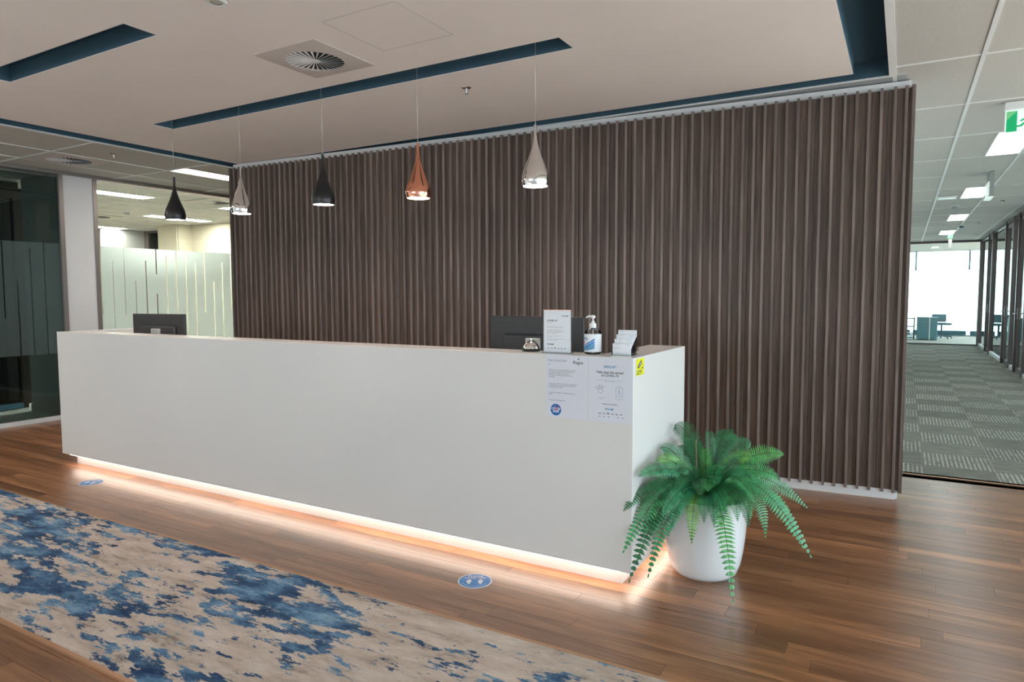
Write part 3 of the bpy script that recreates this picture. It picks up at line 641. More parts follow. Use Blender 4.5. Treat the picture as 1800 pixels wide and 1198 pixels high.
for i in range(5):
    bm = bmesh.new(); a = 2*PI*i/5; tube(bm, [(0, 0, 0.09), (0.28*math.cos(a), 0.28*math.sin(a), 0.06)], 0.016, 6); lathe(bm, [(0.015, 0), (0.024, 0.02), (0.015, 0.045)], 8, (0.28*math.cos(a), 0.28*math.sin(a), 0.0)); obj('leg', bm, 'cabdark', t)

# ================================================================== LEFT PARTITION
wl = struct(box('wall_left', XL-0.06, XL+0.02, 4.15, 4.475, 0.0, ZC-0.02, 'white'))     # white infill panel / column
P0, P1, P2, P3 = 4.105, 4.15, 4.475, 4.52
FB, FT = 0.748, 1.978; SP = 0.1375
def rects_film(bm, y0, y1, slots, w=0.012, x=XL+0.006):
    slots = sorted(slots); cur = y0
    def q(a, b, c, d):
        if b-a > 1e-4 and d-c > 1e-4: bm.faces.new([bm.verts.new(p) for p in ((x, a, c), (x, b, c), (x, b, d), (x, a, d))])
    ys_ = sorted(set(s[0] for s in slots))
    for yc in ys_:
        a, b = yc-w/2, yc+w/2
        if b < y0 or a > y1: continue
        q(cur, max(a, y0), FB, FT); ops = sorted([(s[1], s[2]) for s in slots if s[0] == yc]); z = FB
        for c, d in ops: q(max(a, y0), b, z, c); z = d
        q(max(a, y0), b, z, FT); cur = b
    q(cur, y1, FB, FT)
win = sempty('window_4')     # glazed office
base = [(0, 1.175, FT), (1, FB, 1.824), (2, 1.153, FT), (3, FB, 1.578), (4, FB, 1.83), (5, FB, 1.416), (5, 1.662, FT), (6, FB, 1.908), (7, FB, FT), (8, FB, 1.99), (9, FB, 1.832), (10, 1.158, FT), (11, FB, 1.583), (12, FB, 1.848)]
sl = [(4.545+0.1372*i, a, b) for i, a, b in base]+[(4.545+0.1372*(i+13), a, b) for i, a, b in base]+[(4.545+0.1372*(i+26), a, b) for i, a, b in base if i < 4]
bm = bmesh.new(); rects_film(bm, P3+0.003, 8.55, sl, 0.013); obj('frosted_film', bm, 'film', win)['label'] = 'frosted film band with clear vertical slits'
for a, b in ((P3, 5.548), (5.552, 6.9), (6.904, 8.6)): box('pane', XL-0.005, XL+0.005, a, b, 0.045, ZC-0.07, 'glass', win)
box('head_rail', XL-0.035, XL+0.035, P0, 12.4, ZC-0.035, ZC, 'framel', win); box('post', XL-0.035, XL+0.035, P2, P3, 0.04, ZC-0.03, 'framel', win)
box('bottom_rail', XL-0.03, XL+0.03, P3, 8.6, 0.0, 0.046, 'tbar', win)
box('infill', XL-0.04, XL+0.04, 8.6, 12.4, 0.0, ZC, 'white', win)
win = sempty('window_5')     # dark room
sl = [(3.12, FB, 1.7), (3.26, 1.2, FT), (3.395, FB, 1.9), (3.531, 1.153, 1.965), (3.661, FB, 1.569), (3.795, FB, 1.90), (3.932, FB, FT)]
bm = bmesh.new(); rects_film(bm, 1.0, P0-0.004, sl, 0.013); obj('frosted_film', bm, 'film_dark', win)['label'] = 'frosted film band coloured dark for the unlit room behind'
for a, b in ((1.0, 2.9), (2.904, P0)): box('pane', XL-0.005, XL+0.005, a, b, 0.045, ZC-0.07, 'smoke', win)
box('head_rail', XL-0.035, XL+0.035, -5, P0, ZC-0.035, ZC, 'framel', win); box('post', XL-0.035, XL+0.035, P0, P1, 0.04, ZC-0.03, 'framel', win)
box('infill', XL-0.04, XL+0.04, -5, 1.0, 0.0, ZC, 'white', win)
# dark alcove behind the first pane
struct(box('wall_alcove', -9.16, XL-0.05, 4.16, 4.28, 0, ZC, 'greywall')); 
struct(box('baseboard_alcove', -9.15, XL-0.06, 4.145, 4.16, 0, 0.09, 'greywall'))
struct(box('wall_end', -9.62, -9.5, 0.0, 4.28, 0, ZC, 'dark')); struct(box('wall_near', -9.5, XL, 0.9, 1.0, 0, ZC, 'greywall'))
ceiling_light((-9.1, -8.8, 1.4, 2.6), 'added unseen panel brightening the dark glass room', 'panel_fill')  # out-of-view light, added to brighten the grey alcove wall
t = sempty('door_4')
bm = bmesh.new()
for a in ((4.17, 4.27, 0.06, 2.70), (3.22, 3.30, 0.06, 2.70), (3.30, 4.17, 2.58, 2.70)): bx(bm, -9.47, -9.40, *a)
obj('door_frame', bm, 'darkwood', t); box('pane', -9.45, -9.44, 3.30, 4.17, 0.1, 2.58, 'darkglass', t); box('kick_plate', -9.47, -9.40, 3.22, 4.18, 0.012, 0.075, 'inkblue', t)
# glazed office interior
struct(box('wall_cream', -12.35, XL-0.05, 8.62, 8.70, 0, ZC, 'cream')); struct(box('column', -12.95, -12.35, 8.28, 8.70, 0, ZC, 'cream'))
struct(box('wall_side', -14.45, -14.35, 8.05, 8.9, 0, ZC, 'greywall')); struct(box('wall_pier', -14.45, -14.30, 7.98, 8.05, 0, ZC, 'white'))
struct(box('wall_deep', -15.2, -15.1, 0, 12.4, 0, ZC, 'cream')); struct(box('wall_return', -15.1, -9.6, 2.2, 2.3, 0, ZC, 'cream'))
win = sempty('window_6')
for a in ((-14.35, -14.20), (-13.32, -13.17)): box('post', *a, 8.86, 8.92, 0, ZC, 'frame', win)
box('head_rail', -14.2, -13.32, 8.86, 8.92, ZC-0.05, ZC, 'frame', win); box('pane', -14.2, -13.32, 8.885, 8.892, 0, ZC-0.05, 'glass', win)
box('infill', -13.17, -12.9, 8.66, 8.72, 0, ZC, 'cream', win)
box('glazing_bar', -14.2, -13.32, 8.87, 8.88, 2.16, 2.18, 'frame', win)
ceiling_light((-14.0, -13.7, 10.6, 11.8), 'cool ceiling light beyond the far office opening', 'panel_cool')
ceiling_light((-14.6, -14.3, 9.2, 10.4), 'second cool ceiling light beyond the far office opening', 'panel_cool')
t = thing('green_exit_box', 'small glowing green exit box seen through the far office opening', 'exit sign', (-14.25, 9.5, 2.45))
bm = bmesh.new(); bx(bm, -0.08, 0.08, -0.02, 0.02, -0.25, 0.12); bx(bm, -0.01, 0.01, -0.01, 0.01, 0.12, ZC-2.45); obj('box', bm, 'signgreen', t)

# ================================================================== RECEPTION DESK
DX0, DX1, DY, DB = -6.02, -1.06, 2.94, 3.78
desk = thing('reception_desk', 'long white solid-surface reception counter lit from below', 'desk', ((DX0+DX1)/2, (DY+DB)/2, 0))
cx, cy = desk.location[0], desk.location[1]
def db(bm, x0, x1, y0, y1, z0, z1): bx(bm, x0-cx, x1-cx, y0-cy, y1-cy, z0, z1)
bm = bmesh.new()
# outline seen from above, extruded: a U of front shelf and two end returns
U = [(DX0, DY), (DX1, DY), (DX1, DB), (DX1-0.21, DB), (DX1-0.21, DY+0.185), (DX0+0.10, DY+0.185), (DX0+0.10, DB), (DX0, DB)]
lo = [bm.verts.new((x-cx, y-cy, 0.09)) for x, y in U]; hi = [bm.verts.new((x-cx, y-cy, 1.10)) for x, y in U]
bm.faces.new(lo[::-1]); bm.faces.new(hi)
for i in range(8): bm.faces.new((lo[i], lo[(i+1) % 8], hi[(i+1) % 8], hi[i]))
obj('counter_shell', bm, 'desk', desk, bevel=0.0025)
bm = bmesh.new(); db(bm, DX0+0.10, DX1-0.21, DY+0.185, DB, 0.71, 0.74); obj('work_surface', bm, 'desk', desk)
bm = bmesh.new(); db(bm, DX0+0.075, DX1-0.075, DY+0.075, DB-0.05, 0.0, 0.09); obj('kickboard', bm, 'kick', desk)
for nm, q in (('led_strip', (DX0+0.09, DX1-0.06, DY+0.012, DY+0.068, 0.084, 0.0895)), ('led_strip', (DX1-0.068, DX1-0.012, DY+0.075, DB-0.04, 0.084, 0.0895))):
    bm = bmesh.new(); db(bm, *q); o = obj(nm, bm, 'led', desk); o['label'] = 'glowing warm strip light'
    
# ---- monitors (backs towards the visitor)
def monitor(loc, rz, label, s=1.0):
    t = thing('monitor', label, 'monitor', loc, rz, 'monitors behind the counter')
    bm = bmesh.new(); bx(bm, -0.295*s, 0.295*s, -0.008, 0.012, 0.17, 0.53); o = obj('screen_casing', bm, 'monitor', t, bevel=0.006)
    bm = bmesh.new(); bx(bm, -0.2*s, 0.2*s, -0.026, -0.006, 0.23, 0.43); obj('rear_housing', bm, 'monitor', t, bevel=0.012)
    bm = bmesh.new(); bx(bm, -0.285*s, 0.285*s, 0.0115, 0.0135, 0.185, 0.52); obj('screen', bm, 'black', t)
    bm = bmesh.new(); bx(bm, -0.045, 0.045, -0.045, -0.02, 0.02, 0.41); o = obj('stand_neck', bm, 'lightplastic', t, bevel=0.006); o['label'] = 'pale stand neck with round logo'
    mt = Matrix.Translation((0, -0.0456, 0.37)) @ Matrix.Rotation(PI/2, 4, 'X')
    o2 = flat('logo_ring', ringpolys(0, 0, 0.028, 0.0315), 'ink', Matrix.Translation((0, -0.0456, 0.37)) @ Matrix.Rotation(PI/2, 4, 'X'), t)
    text('logo', 'DELL', 0.020, 'ink', Matrix.Translation((0, -0.0457, 0.363)) @ Matrix.Rotation(PI/2, 4, 'X'), t, 'CENTER', bold=0.0004)
    bm = bmesh.new(); bx(bm, -0.12, 0.12, -0.11, 0.09, 0.0, 0.014); obj('stand_base', bm, 'lightplastic', t, bevel=0.006)
    return t
monitor((-1.78, 3.345, 0.74), 0.0, 'wide dark monitor back behind the counter, beside the bell and stand')
monitor((-5.262, 3.345, 0.715), 0.12, 'dark monitor back at the far left end of the counter')

# ---- service bell
t = thing('service_bell', 'small chrome call bell with black base on the counter edge', 'bell', (-1.664, 3.075, 1.10))
bm = bmesh.new(); lathe(bm, [(0.046, 0.0), (0.048, 0.004), (0.045, 0.012), (0.03, 0.014)], 36); obj('base', bm, 'black', t, True)
bm = bmesh.new(); lathe(bm, [(0.044, 0.014), (0.0425, 0.022), (0.037, 0.034), (0.026, 0.045), (0.012, 0.0505), (0.004, 0.0515)], 36); obj('dome', bm, 'chrome', t, True)
bm = bmesh.new(); lathe(bm, [(0.0035, 0.050), (0.0035, 0.056), (0.007, 0.058), (0.007, 0.062), (0.003, 0.064)], 16); obj('plunger', bm, 'silver', t, True)

# ---- A5-style acrylic sign holder
t = thing('sign_holder', 'upright clear stand holding a white COVID-19 notice on the counter', 'sign', (-1.491, 3.03, 1.10), 0.06)
bm = bmesh.new(); bx(bm, -0.076, 0.076, 0.002, 0.0045, 0.0, 0.216); bx(bm, -0.076, -0.0735, -0.003, 0.002, 0.0, 0.216); bx(bm, 0.0735, 0.076, -0.003, 0.002, 0.0, 0.216); bx(bm, -0.076, 0.076, -0.022, 0.05, 0.0, 0.003); obj('acrylic_holder', bm, 'acrylic', t)
bm = bmesh.new(); bx(bm, -0.073, 0.073, 0.0003, 0.0012, 0.004, 0.213); obj('paper', bm, 'card', t)
bm = bmesh.new(); bx(bm, -0.076, 0.076, -0.003, 0.0045, 0.213, 0.2155); obj('top_edge', bm, 'copper', t)
def onfront(u, v, dz=-0.0001): return Matrix.Translation((u, dz, v)) @ Matrix.Rotation(PI/2, 4, 'X')
text('heading', 'COVID-19', 0.0125, 'ink', onfront(-0.056, 0.157), t, bold=0.0003)
text('small_print', 'Information', 0.005, 'inkgrey', onfront(-0.052, 0.147), t)
text('small_print', 'Masks are still required in all common areas\nof this building. Please keep your distance.', 0.0050, 'inkgrey', onfront(-0.055, 0.131), t, space=1.1)
text('small_print', 'If you feel unwell, please do not enter the\ncentre. Wash your hands regularly and use\nthe hand sanitiser provided at reception and\nin all of our meeting rooms.', 0.0050, 'inkgrey', onfront(-0.055, 0.113), t, space=1.1)
text('small_print', 'Please sign in at reception on every visit\nto the centre.', 0.0050, 'inkgrey', onfront(-0.055, 0.084), t, space=1.1)
text('small_print', 'Our team is here to help you. Please speak with\nus if you have any questions.', 0.0050, 'inkgrey', onfront(-0.055, 0.068), t, space=1.1)
text('logo', 'IWG', 0.010, 'ink', onfront(-0.054, 0.040), t, bold=0.0003); flat('logo_wing', [[(0.0, 0.0), (0.014, 0.0), (0.018, 0.006), (0.002, 0.006)]], 'inkgrey', onfront(-0.034, 0.040), t)
text('logo', 'IWG', 0.008, 'ink', onfront(0.024, 0.182), t, bold=0.0002); flat('logo_wing', [[(0.0, 0.0), (0.014, 0.0), (0.018, 0.005), (0.002, 0.005)]], 'inkgrey', onfront(0.041, 0.182), t)
flat('partner_marks', [rect(-0.052+0.018*i, 0.0, -0.052+0.018*i+(0.008 if i != 2 else 0.007), 0.004 if i != 2 else 0.007) for i in range(6)], 'inkgrey', onfront(0, 0.021), t)

# ---- sanitiser pump bottle
t = thing('sanitiser_bottle', 'clear pump bottle of hand sanitiser with blue wave label on counter', 'bottle', (-1.314, 3.065, 1.10))
bm = bmesh.new(); lathe(bm, [(0.036, 0.0), (0.0405, 0.004), (0.0415, 0.012), (0.0415, 0.100), (0.039, 0.110), (0.031, 0.120), (0.018, 0.127), (0.014, 0.130), (0.014, 0.133)], 36); obj('bottle_body', bm, 'liquid', t, True)
bm = bmesh.new(); lathe(bm, [(0.0418, 0.012), (0.0420, 0.013), (0.0420, 0.098), (0.0418, 0.099)], 36, cap0=False, cap1=False); obj('paper_label', bm, 'card', t, True)
bm = bmesh.new(); lathe(bm, [(0.016, 0.128), (0.0165, 0.131), (0.0165, 0.147), (0.015, 0.150), (0.009, 0.151), (0.008, 0.160)], 24); obj('collar', bm, 'tbar', t, True)
bm = bmesh.new(); lathe(bm, [(0.004, 0.150), (0.004, 0.180)], 12); lathe(bm, [(0.011, 0.176), (0.012, 0.180), (0.010, 0.188), (0.004, 0.190)], 16); tube(bm, [(0.002, 0, 0.1835), (-0.018, -0.002, 0.1845), (-0.030, -0.003, 0.181), (-0.034, -0.0035, 0.176)], [0.006, 0.0055, 0.004, 0.0035], 8); obj('pump', bm, 'tbar', t, True)
bm = bmesh.new(); tube(bm, [(0, 0, 0.006), (0, 0, 0.128)], 0.0035, 8); obj('dip_tube', bm, 'tbar', t)
def wrap(name, polys, m, r=0.0424, n=10):
    bm = bmesh.new()
    for p in polys:           # p: function u(0..1)->(ang, z0, z1)
        prev = None
        for i in range(n+1):
            a, z0, z1 = p(i/n); v0 = bm.verts.new((r*math.sin(a), -r*math.cos(a), z0)); v1 = bm.verts.new((r*math.sin(a), -r*math.cos(a), z1))
            if prev: bm.faces.new((prev[0], v0, v1, prev[1]))
            prev = (v0, v1)
    return obj(name, bm, m, t)
wrap('blue_wave', [lambda u: (-1.9+2.5*u, 0.018+0.028*u*u+0.012*u, 0.026+0.030*u*u+0.012*u)], 'stickblue')
wrap('light_wave', [lambda u: (-1.9+2.5*u, 0.014+0.002*u+0.012*u*u, 0.019+0.028*u*u+0.010*u)], 'inkblue', 0.0423)
wrap('dark_wave', [lambda u: (-1.9+2.5*u, 0.029+0.030*u*u+0.012*u, 0.033+0.032*u*u+0.014*u)], 'badge')
wrap('product_band', [lambda u: (-1.5+1.1*u, 0.079, 0.083), lambda u: (-1.5+1.3*u, 0.072, 0.077)], 'inkblue')
wrap('red_print', [lambda u: (-1.6+0.9*u, 0.058, 0.064), lambda u: (-1.55+0.8*u, 0.051, 0.055)], 'red')

# ---- tiered card holder and its stacks of cards
hold = thing('card_holder', 'clear stepped acrylic holder at the right end of the counter', 'holder', (-1.155, 3.035, 1.10), 0.05)
bm = bmesh.new()
for i in range(4): bx(bm, -0.05, 0.05, i*0.028, i*0.028+0.0025, 0.0, 0.012+i*0.020); bx(bm, -0.05, 0.05, i*0.028, i*0.028+0.028, i*0.020, i*0.020+0.0025)
for s in (-0.05, 0.0475): 
    bm2v = [(s, 0.0, 0.0), (s, 0.115, 0.0), (s, 0.115, 0.105), (s, 0.0, 0.032)]
    v = [bm.verts.new(p) for p in bm2v]; v2 = [bm.verts.new((p[0]+0.0025, p[1], p[2])) for p in bm2v]
    bm.faces.new(v); bm.faces.new(v2[::-1])
    for i in range(4): bm.faces.new((v[i], v2[i], v2[(i+1) % 4], v[(i+1) % 4]))
obj('tiers', bm, 'acrylic', hold)
lab = ['frontmost stack of white cards in the stepped holder', 'second stack of white cards from the front in holder', 'third stack of white cards from the front in holder', 'rearmost and highest stack of white cards in holder']
rotm = Matrix.Translation(hold.location) @ Matrix.Rotation(0.05, 4, 'Z')
for i in range(4):
    p = rotm @ Vector((-0.0005, i*0.028+0.009, i*0.020+0.0032))
    c = thing('card_stack', lab[i], 'cards', p, 0.05, 'cards in the stepped holder')
    bm = bmesh.new(); bx(bm, -0.0445, 0.0445, -0.004, 0.007, 0.0, 0.054); obj('cards', bm, 'card', c)
    fm = lambda u, v: Matrix.Translation((u, -0.0043, v)) @ Matrix.Rotation(PI/2, 4, 'X')
    text('print', 'IWG Centre', 0.0048, 'inkgrey', fm(-0.036, 0.046), c); text('print', 'Reception', 0.0042, 'inkblue', fm(0.02, 0.046), c)
    text('print', 'Centre team\nPhone and email', 0.0045, 'inkgrey', fm(-0.036, 0.034), c)

# ---- notices on the counter front
def onpanel(x, z, d=0.0012): return Matrix.Translation((x, DY-d, z)) @ Matrix.Rotation(PI/2, 4, 'X')
n1 = box('notice', -1.505, -1.286, DY-0.0009, DY-0.0001, 0.795, 1.097, 'paper'); tag(n1, 'left white A4 notice with blue round badge on the counter front', 'notice', 'notices on the counter front')
text('heading', 'Stay Covid Safe!', 0.0155, 'inkgrey', onpanel(-1.495, 1.068), n1)
text('logo', 'Regus', 0.022, 'ink', onpanel(-1.362, 1.060), n1, bold=0.0002)
flat('logo_dots', [circ(0, 0, 0.0022), circ(0.005, 0, 0.0022), circ(0.0025, 0.004, 0.0022)], 'ink', onpanel(-1.335, 1.083), n1)
text('small_print', 'Hi', 0.009, 'ink', onpanel(-1.491, 1.050), n1)
text('body_text', 'Thank you for visiting us today! If you could\nplease sign in using the QR code below to\nensure that we have your contact\ninformation. It will not take too much of\nyour time!', 0.0079, 'ink', onpanel(-1.492, 1.024), n1, space=1.08)
text('body_text', 'This is just to prevent local panic and keep you\nall notified incase of any positive COVID-19\ncases within our centre.', 0.0079, 'ink', onpanel(-1.492, 0.957), n1, space=1.08)
text('body_text', 'Please also remember to wash/sanitise your\nhands!', 0.0079, 'ink', onpanel(-1.492, 0.913), n1, space=1.08)
text('body_text', 'Thank you all and stay safe!', 0.0079, 'ink', onpanel(-1.492, 0.876), n1)
o = flat('badge', [circ(0, 0, 0.0285, n=40)], 'badge', onpanel(-1.453, 0.832), n1); o['label'] = 'round blue badge'
text('badge_text', "I'M", 0.0065, 'card', onpanel(-1.461, 0.848, 0.0018), n1); text('badge_text', 'COVID\nSAFE', 0.0155, 'card', onpanel(-1.453, 0.832, 0.0018), n1, 'CENTER', space=0.85, bold=0.0006)
flat('badge_tick', [[(-0.006, 0.0), (0.0, -0.008), (0.014, 0.020), (0.010, 0.020), (0.0, 0.0), (-0.003, 0.003)]], 'red', onpanel(-1.451, 0.834, 0.0022), n1)
n2 = box('notice', -1.281, -1.066, DY-0.0009, DY-0.0001, 0.795, 1.097, 'paper'); tag(n2, 'right white A4 notice on stopping the spread, at the counter corner', 'notice', 'notices on the counter front')
cxn = -1.1735
text('logo', 'IWG', 0.0165, 'inkblue', onpanel(cxn-0.030, 1.049), n2, bold=0.0007); 
flat('logo_wing', [[(0.0, 0.0), (0.016, 0.0), (0.018, 0.0022), (0.0015, 0.0022)], [(0.002, 0.004), (0.022, 0.004), (0.024, 0.0062), (0.0035, 0.0062)], [(0.004, 0.008), (0.028, 0.008), (0.030, 0.0102), (0.0055, 0.0102)]], 'inkblue', onpanel(cxn+0.005, 1.050), n2)
text('heading', 'Help stop the spread\nof COVID-19', 0.0155, 'ink', onpanel(cxn, 1.024), n2, 'CENTER', space=1.0, bold=0.0003)
text('small_print', 'Clean your hands often and cover your coughs and sneezes\nwith a tissue or elbow.', 0.0052, 'inkgrey', onpanel(cxn, 0.990), n2, 'CENTER')
hand = []
for i in range(5):
    a = 0.9+i*0.42; hand.append([(0.012*math.cos(a), 0.012*math.sin(a)), (0.030*math.cos(a-0.04), 0.030*math.sin(a-0.04)), (0.030*math.cos(a+0.05), 0.030*math.sin(a+0.05)), (0.012*math.cos(a+0.12), 0.012*math.sin(a+0.12))])
flat('hand_washing_drawing', ringpolys(0, 0, 0.010, 0.0115, 16)+hand, 'inkgrey', onpanel(-1.220, 0.940), n2)
flat('bottle_drawing', [rect(-0.017, -0.021, 0.017, -0.0198), rect(-0.017, 0.0198, 0.017, 0.021), rect(-0.017, -0.021, -0.0158, 0.021), rect(0.0158, -0.021, 0.017, 0.021)], 'inkgrey', onpanel(-1.127, 0.940), n2)
flat('bottle_drawing', ringpolys(0, -0.003, 0.0055, 0.0070, 16)+[rect(-0.001, 0.004, 0.001, 0.015), rect(-0.004, 0.009, 0.004, 0.0105)], 'inkblue', onpanel(-1.127, 0.937), n2)
text('small_print', 'Wash hands for 20\nseconds', 0.0052, 'inkgrey', onpanel(-1.216, 0.907), n2, 'CENTER'); text('small_print', 'Use hand sanitiser\nprovided', 0.0052, 'inkgrey', onpanel(-1.127, 0.907), n2, 'CENTER')
text('small_print', 'Use often', 0.0052, 'inkgrey', onpanel(-1.127, 0.966), n2, 'CENTER')
text('thanks', 'Thank you for your support', 0.0066, 'ink', onpanel(cxn, 0.878), n2, 'CENTER', bold=0.0002)
text('logo', 'IWG', 0.012, 'inkblue', onpanel(cxn-0.024, 0.852), n2, bold=0.0005); flat('logo_wing', [[(0.0, 0.0), (0.012, 0.0), (0.020, 0.008), (0.004, 0.008)]], 'inkblue', onpanel(cxn+0.002, 0.852), n2)
flat('partner_marks', [rect(-0.055+0.021*i, 0.0, -0.055+0.021*i+0.011, 0.0045 if i != 2 else 0.007) for i in range(6)]+[rect(-0.055+0.023*i, -0.014, -0.055+0.023*i+0.008, -0.0105) for i in (0, 1, 2, 4, 5)], 'inkgrey', onpanel(cxn, 0.832), n2)
# CCTV sticker on the end panel
st = box('cctv_sticker', DX1+0.0002, DX1+0.0010, 2.978, 3.086, 1.013, 1.092, 'yellow'); tag(st, 'yellow CCTV sticker on the pale end of the counter', 'sticker')
def onend(y, z, d=0.0013): return Matrix.Translation((DX1+d, y, z)) @ Matrix.Rotation(PI/2, 4, 'Z') @ Matrix.Rotation(PI/2, 4, 'X')
text('lettering', 'CCTV', 0.026, 'ink', onend(2.985, 1.019), st, bold=0.0008)
def rotp(p, a, cx_, cy_): return [(cx_+x*math.cos(a)-y*math.sin(a), cy_+x*math.sin(a)+y*math.cos(a)) for x, y in p]
flat('camera_symbol', [rotp(rect(-0.027, -0.010, 0.024, 0.010), 0.45, 0, 0), rect(0.012, -0.022, 0.040, -0.018), rect(0.036, -0.028, 0.040, -0.006), rotp(rect(-0.036, -0.006, -0.029, 0.006), 0.45, 0, 0)], 'ink', onend(3.028, 1.066), st)
flat('camera_body', [rotp(rect(-0.020, -0.005, 0.018, 0.005), 0.45, 0, 0)], 'strip', onend(3.028, 1.066, 0.0017), st)

# ================================================================== FLOOR STICKERS
def floor_sticker(x, y, rz, label):
    t = thing('floor_sticker', label, 'sticker', (x, y, 0.0), rz, 'blue footprint stickers on the floor')
    bm = bmesh.new(); lathe(bm, [(0.083, 0.0002), (0.083, 0.0016)], 40); obj('white_backing', bm, 'card', t)
    bm = bmesh.new(); lathe(bm, [(0.077, 0.0016), (0.077, 0.0022)], 40); obj('blue_disc', bm, 'stickblue', t)
    fl = lambda u, v: Matrix.Translation((u, v, 0.0026))
    def foot(s): return [(s*0.008+0.012*math.cos(a)*(1.1 if math.sin(a) > 0 else 0.8), 0.026*math.sin(a)) for a in [2*PI*i/18 for i in range(18)]]
    flat('footprint', [foot(-1)], 'card', Matrix.Translation((-0.020, -0.012, 0.0026)), t); flat('footprint', [foot(1)], 'card', Matrix.Translation((0.020, -0.012, 0.0026)), t)
    text('lettering', 'PLEASE', 0.024, 'card', fl(0, 0.044), t, 'CENTER', bold=0.0005); text('lettering', 'STAND HERE', 0.018, 'card', fl(0, 0.024), t, 'CENTER', bold=0.0005)
    flat('curved_line', [[(0.062*math.cos(a), 0.062*math.sin(a)), (0.066*math.cos(a), 0.066*math.sin(a)), (0.066*math.cos(a+0.06), 0.066*math.sin(a+0.06)), (0.062*math.cos(a+0.06), 0.062*math.sin(a+0.06))] for a in [3.6+0.1*i for i in range(22)]], 'card', fl(0, 0), t)
floor_sticker(-1.768, 2.690, 0.5, 'blue round footprint sticker on the floor in front of the counter middle')
floor_sticker(-5.222, 2.738, 0.3, 'blue round footprint sticker on the floor near the counter left end')

# ================================================================== PENDANT LAMPS
PROF = [(0.0075, 0.350), (0.0085, 0.349), (0.0088, 0.300), (0.0090, 0.285), (0.0115, 0.262), (0.018, 0.230), (0.030, 0.190), (0.045, 0.150), (0.060, 0.115), (0.0725, 0.085), (0.080, 0.058), (0.0825, 0.036), (0.0805, 0.016), (0.0760, 0.0), (0.072, 0.002), (0.074, 0.016), (0.072, 0.045), (0.060, 0.09), (0.040, 0.13)]
def pendant(x, m, label, base_z=2.010, k=1.0):
    t = thing('pendant_lamp', label, 'pendant light', (x, 3.50, base_z), 0, 'teardrop pendants over the counter')
    bm = bmesh.new(); pr = [(r*k, z) for r, z in PROF]; lathe(bm, pr, 48, cap0=True, cap1=True); o = obj('shade', bm, m, t, True)
    bm = bmesh.new(); lathe(bm, [(0.0705*k, 0.010), (0.0705*k, 0.014)], 36); obj('lamp_face', bm, 'bulb', t)
    bm = bmesh.new(); tube(bm, [(0, 0, 0.350), (0.001, 0, 0.5), (-0.001, 0, 0.62), (0, 0, ZC+0.113-base_z)], 0.0022, 6); obj('cord', bm, 'cord', t)
    bm = bmesh.new(); lathe(bm, [(0.028, ZC+0.095-base_z), (0.030, ZC+0.115-base_z)], 20); obj('ceiling_cup', bm, 'tbar', t, True)
pendant(-5.225, 'black', 'matt black teardrop pendant, leftmost of the five over the counter', 2.013, 0.98)
pendant(-4.405, 'chrome', 'chrome teardrop pendant second from the left, by the wall edge', 2.013, 0.93)
pendant(-3.545, 'black', 'matt black teardrop pendant in the middle of the five', 2.022, 0.98)
pendant(-2.711, 'copper', 'polished copper teardrop pendant over the counter', 2.006, 1.0)
pendant(-1.864, 'chrome', 'chrome teardrop pendant, rightmost of the five over the counter', 2.013, 1.0)

# ================================================================== EXIT SIGNS
t = thing('exit_sign', 'green and white running man exit sign under corridor ceiling at frame edge', 'exit sign', (0.79, 6.22, 2.56))
bm = bmesh.new(); bx(bm, -0.19, 0.19, -0.012, 0.012, 0.0, 0.165); obj('sign_plate', bm, 'signlight', t, bevel=0.004)
bm = bmesh.new(); bx(bm, -0.195, 0.195, -0.03, 0.03, 0.165, 0.222); obj('housing', bm, 'tbar', t, bevel=0.004)
fs = lambda u, v, d=0.0125: Matrix.Translation((u, -d, v)) @ Matrix.Rotation(PI/2, 4, 'X')
flat('green_field', [rect(-0.182, 0.008, -0.118, 0.155)], 'signgreen', fs(0, 0), t); flat('green_field', [rect(0.10, 0.008, 0.182, 0.155)], 'signgreen', fs(0, 0), t)
flat('light_green_field', [[(-0.182, 0.09), (-0.118, 0.155), (-0.182, 0.155)]], 'signgreen2', fs(0, 0, 0.0130), t)
man = [[(-0.060, 0.098), (-0.030, 0.122), (0.004, 0.112), (-0.014, 0.060), (-0.044, 0.062)], [(-0.060, 0.098), (-0.084, 0.084), (-0.078, 0.074), (-0.052, 0.088)], [(0.004, 0.112), (0.030, 0.088), (0.024, 0.080), (0.0, 0.096)],
       [(-0.044, 0.066), (-0.072, 0.040), (-0.125, 0.034), (-0.125, 0.046), (-0.08, 0.052), (-0.05, 0.080)], [(-0.024, 0.066), (0.008, 0.048), (0.018, 0.010), (0.006, 0.008), (-0.006, 0.040), (-0.040, 0.055)], circ(0.004, 0.136, 0.014)]
flat('running_figure', man, 'signgreen', fs(-0.018, 0, 0.0128), t)
t = thing('exit_sign', 'boxy exit sign hung edge-on from the corridor ceiling', 'exit sign', (0.83, 9.75, 2.50))
bm = bmesh.new(); bx(bm, -0.022, 0.022, -0.18, 0.18, 0.0, 0.283); obj('housing', bm, 'greywall', t, bevel=0.004)
bm = bmesh.new(); bx(bm, -0.034, -0.022, -0.17, 0.17, 0.02, 0.17); obj('sign_face', bm, 'signlight', t)
bm = bmesh.new(); bx(bm, -0.05, 0.02, -0.17, 0.17, -0.012, 0.0); obj('edge_lens', bm, 'signlight', t)
t = thing('exit_sign', 'tiny far exit light hung before the corridor end glazing', 'exit sign', (0.90, 19.2, 2.46))
bm = bmesh.new(); bx(bm, -0.035, 0.035, -0.03, 0.03, 0.0, 0.22); obj('housing', bm, 'lightplastic', t); bm = bmesh.new(); bx(bm, -0.05, 0.05, -0.05, 0.05, 0.22, 0.322); obj('mount', bm, 'signgreen2', t)

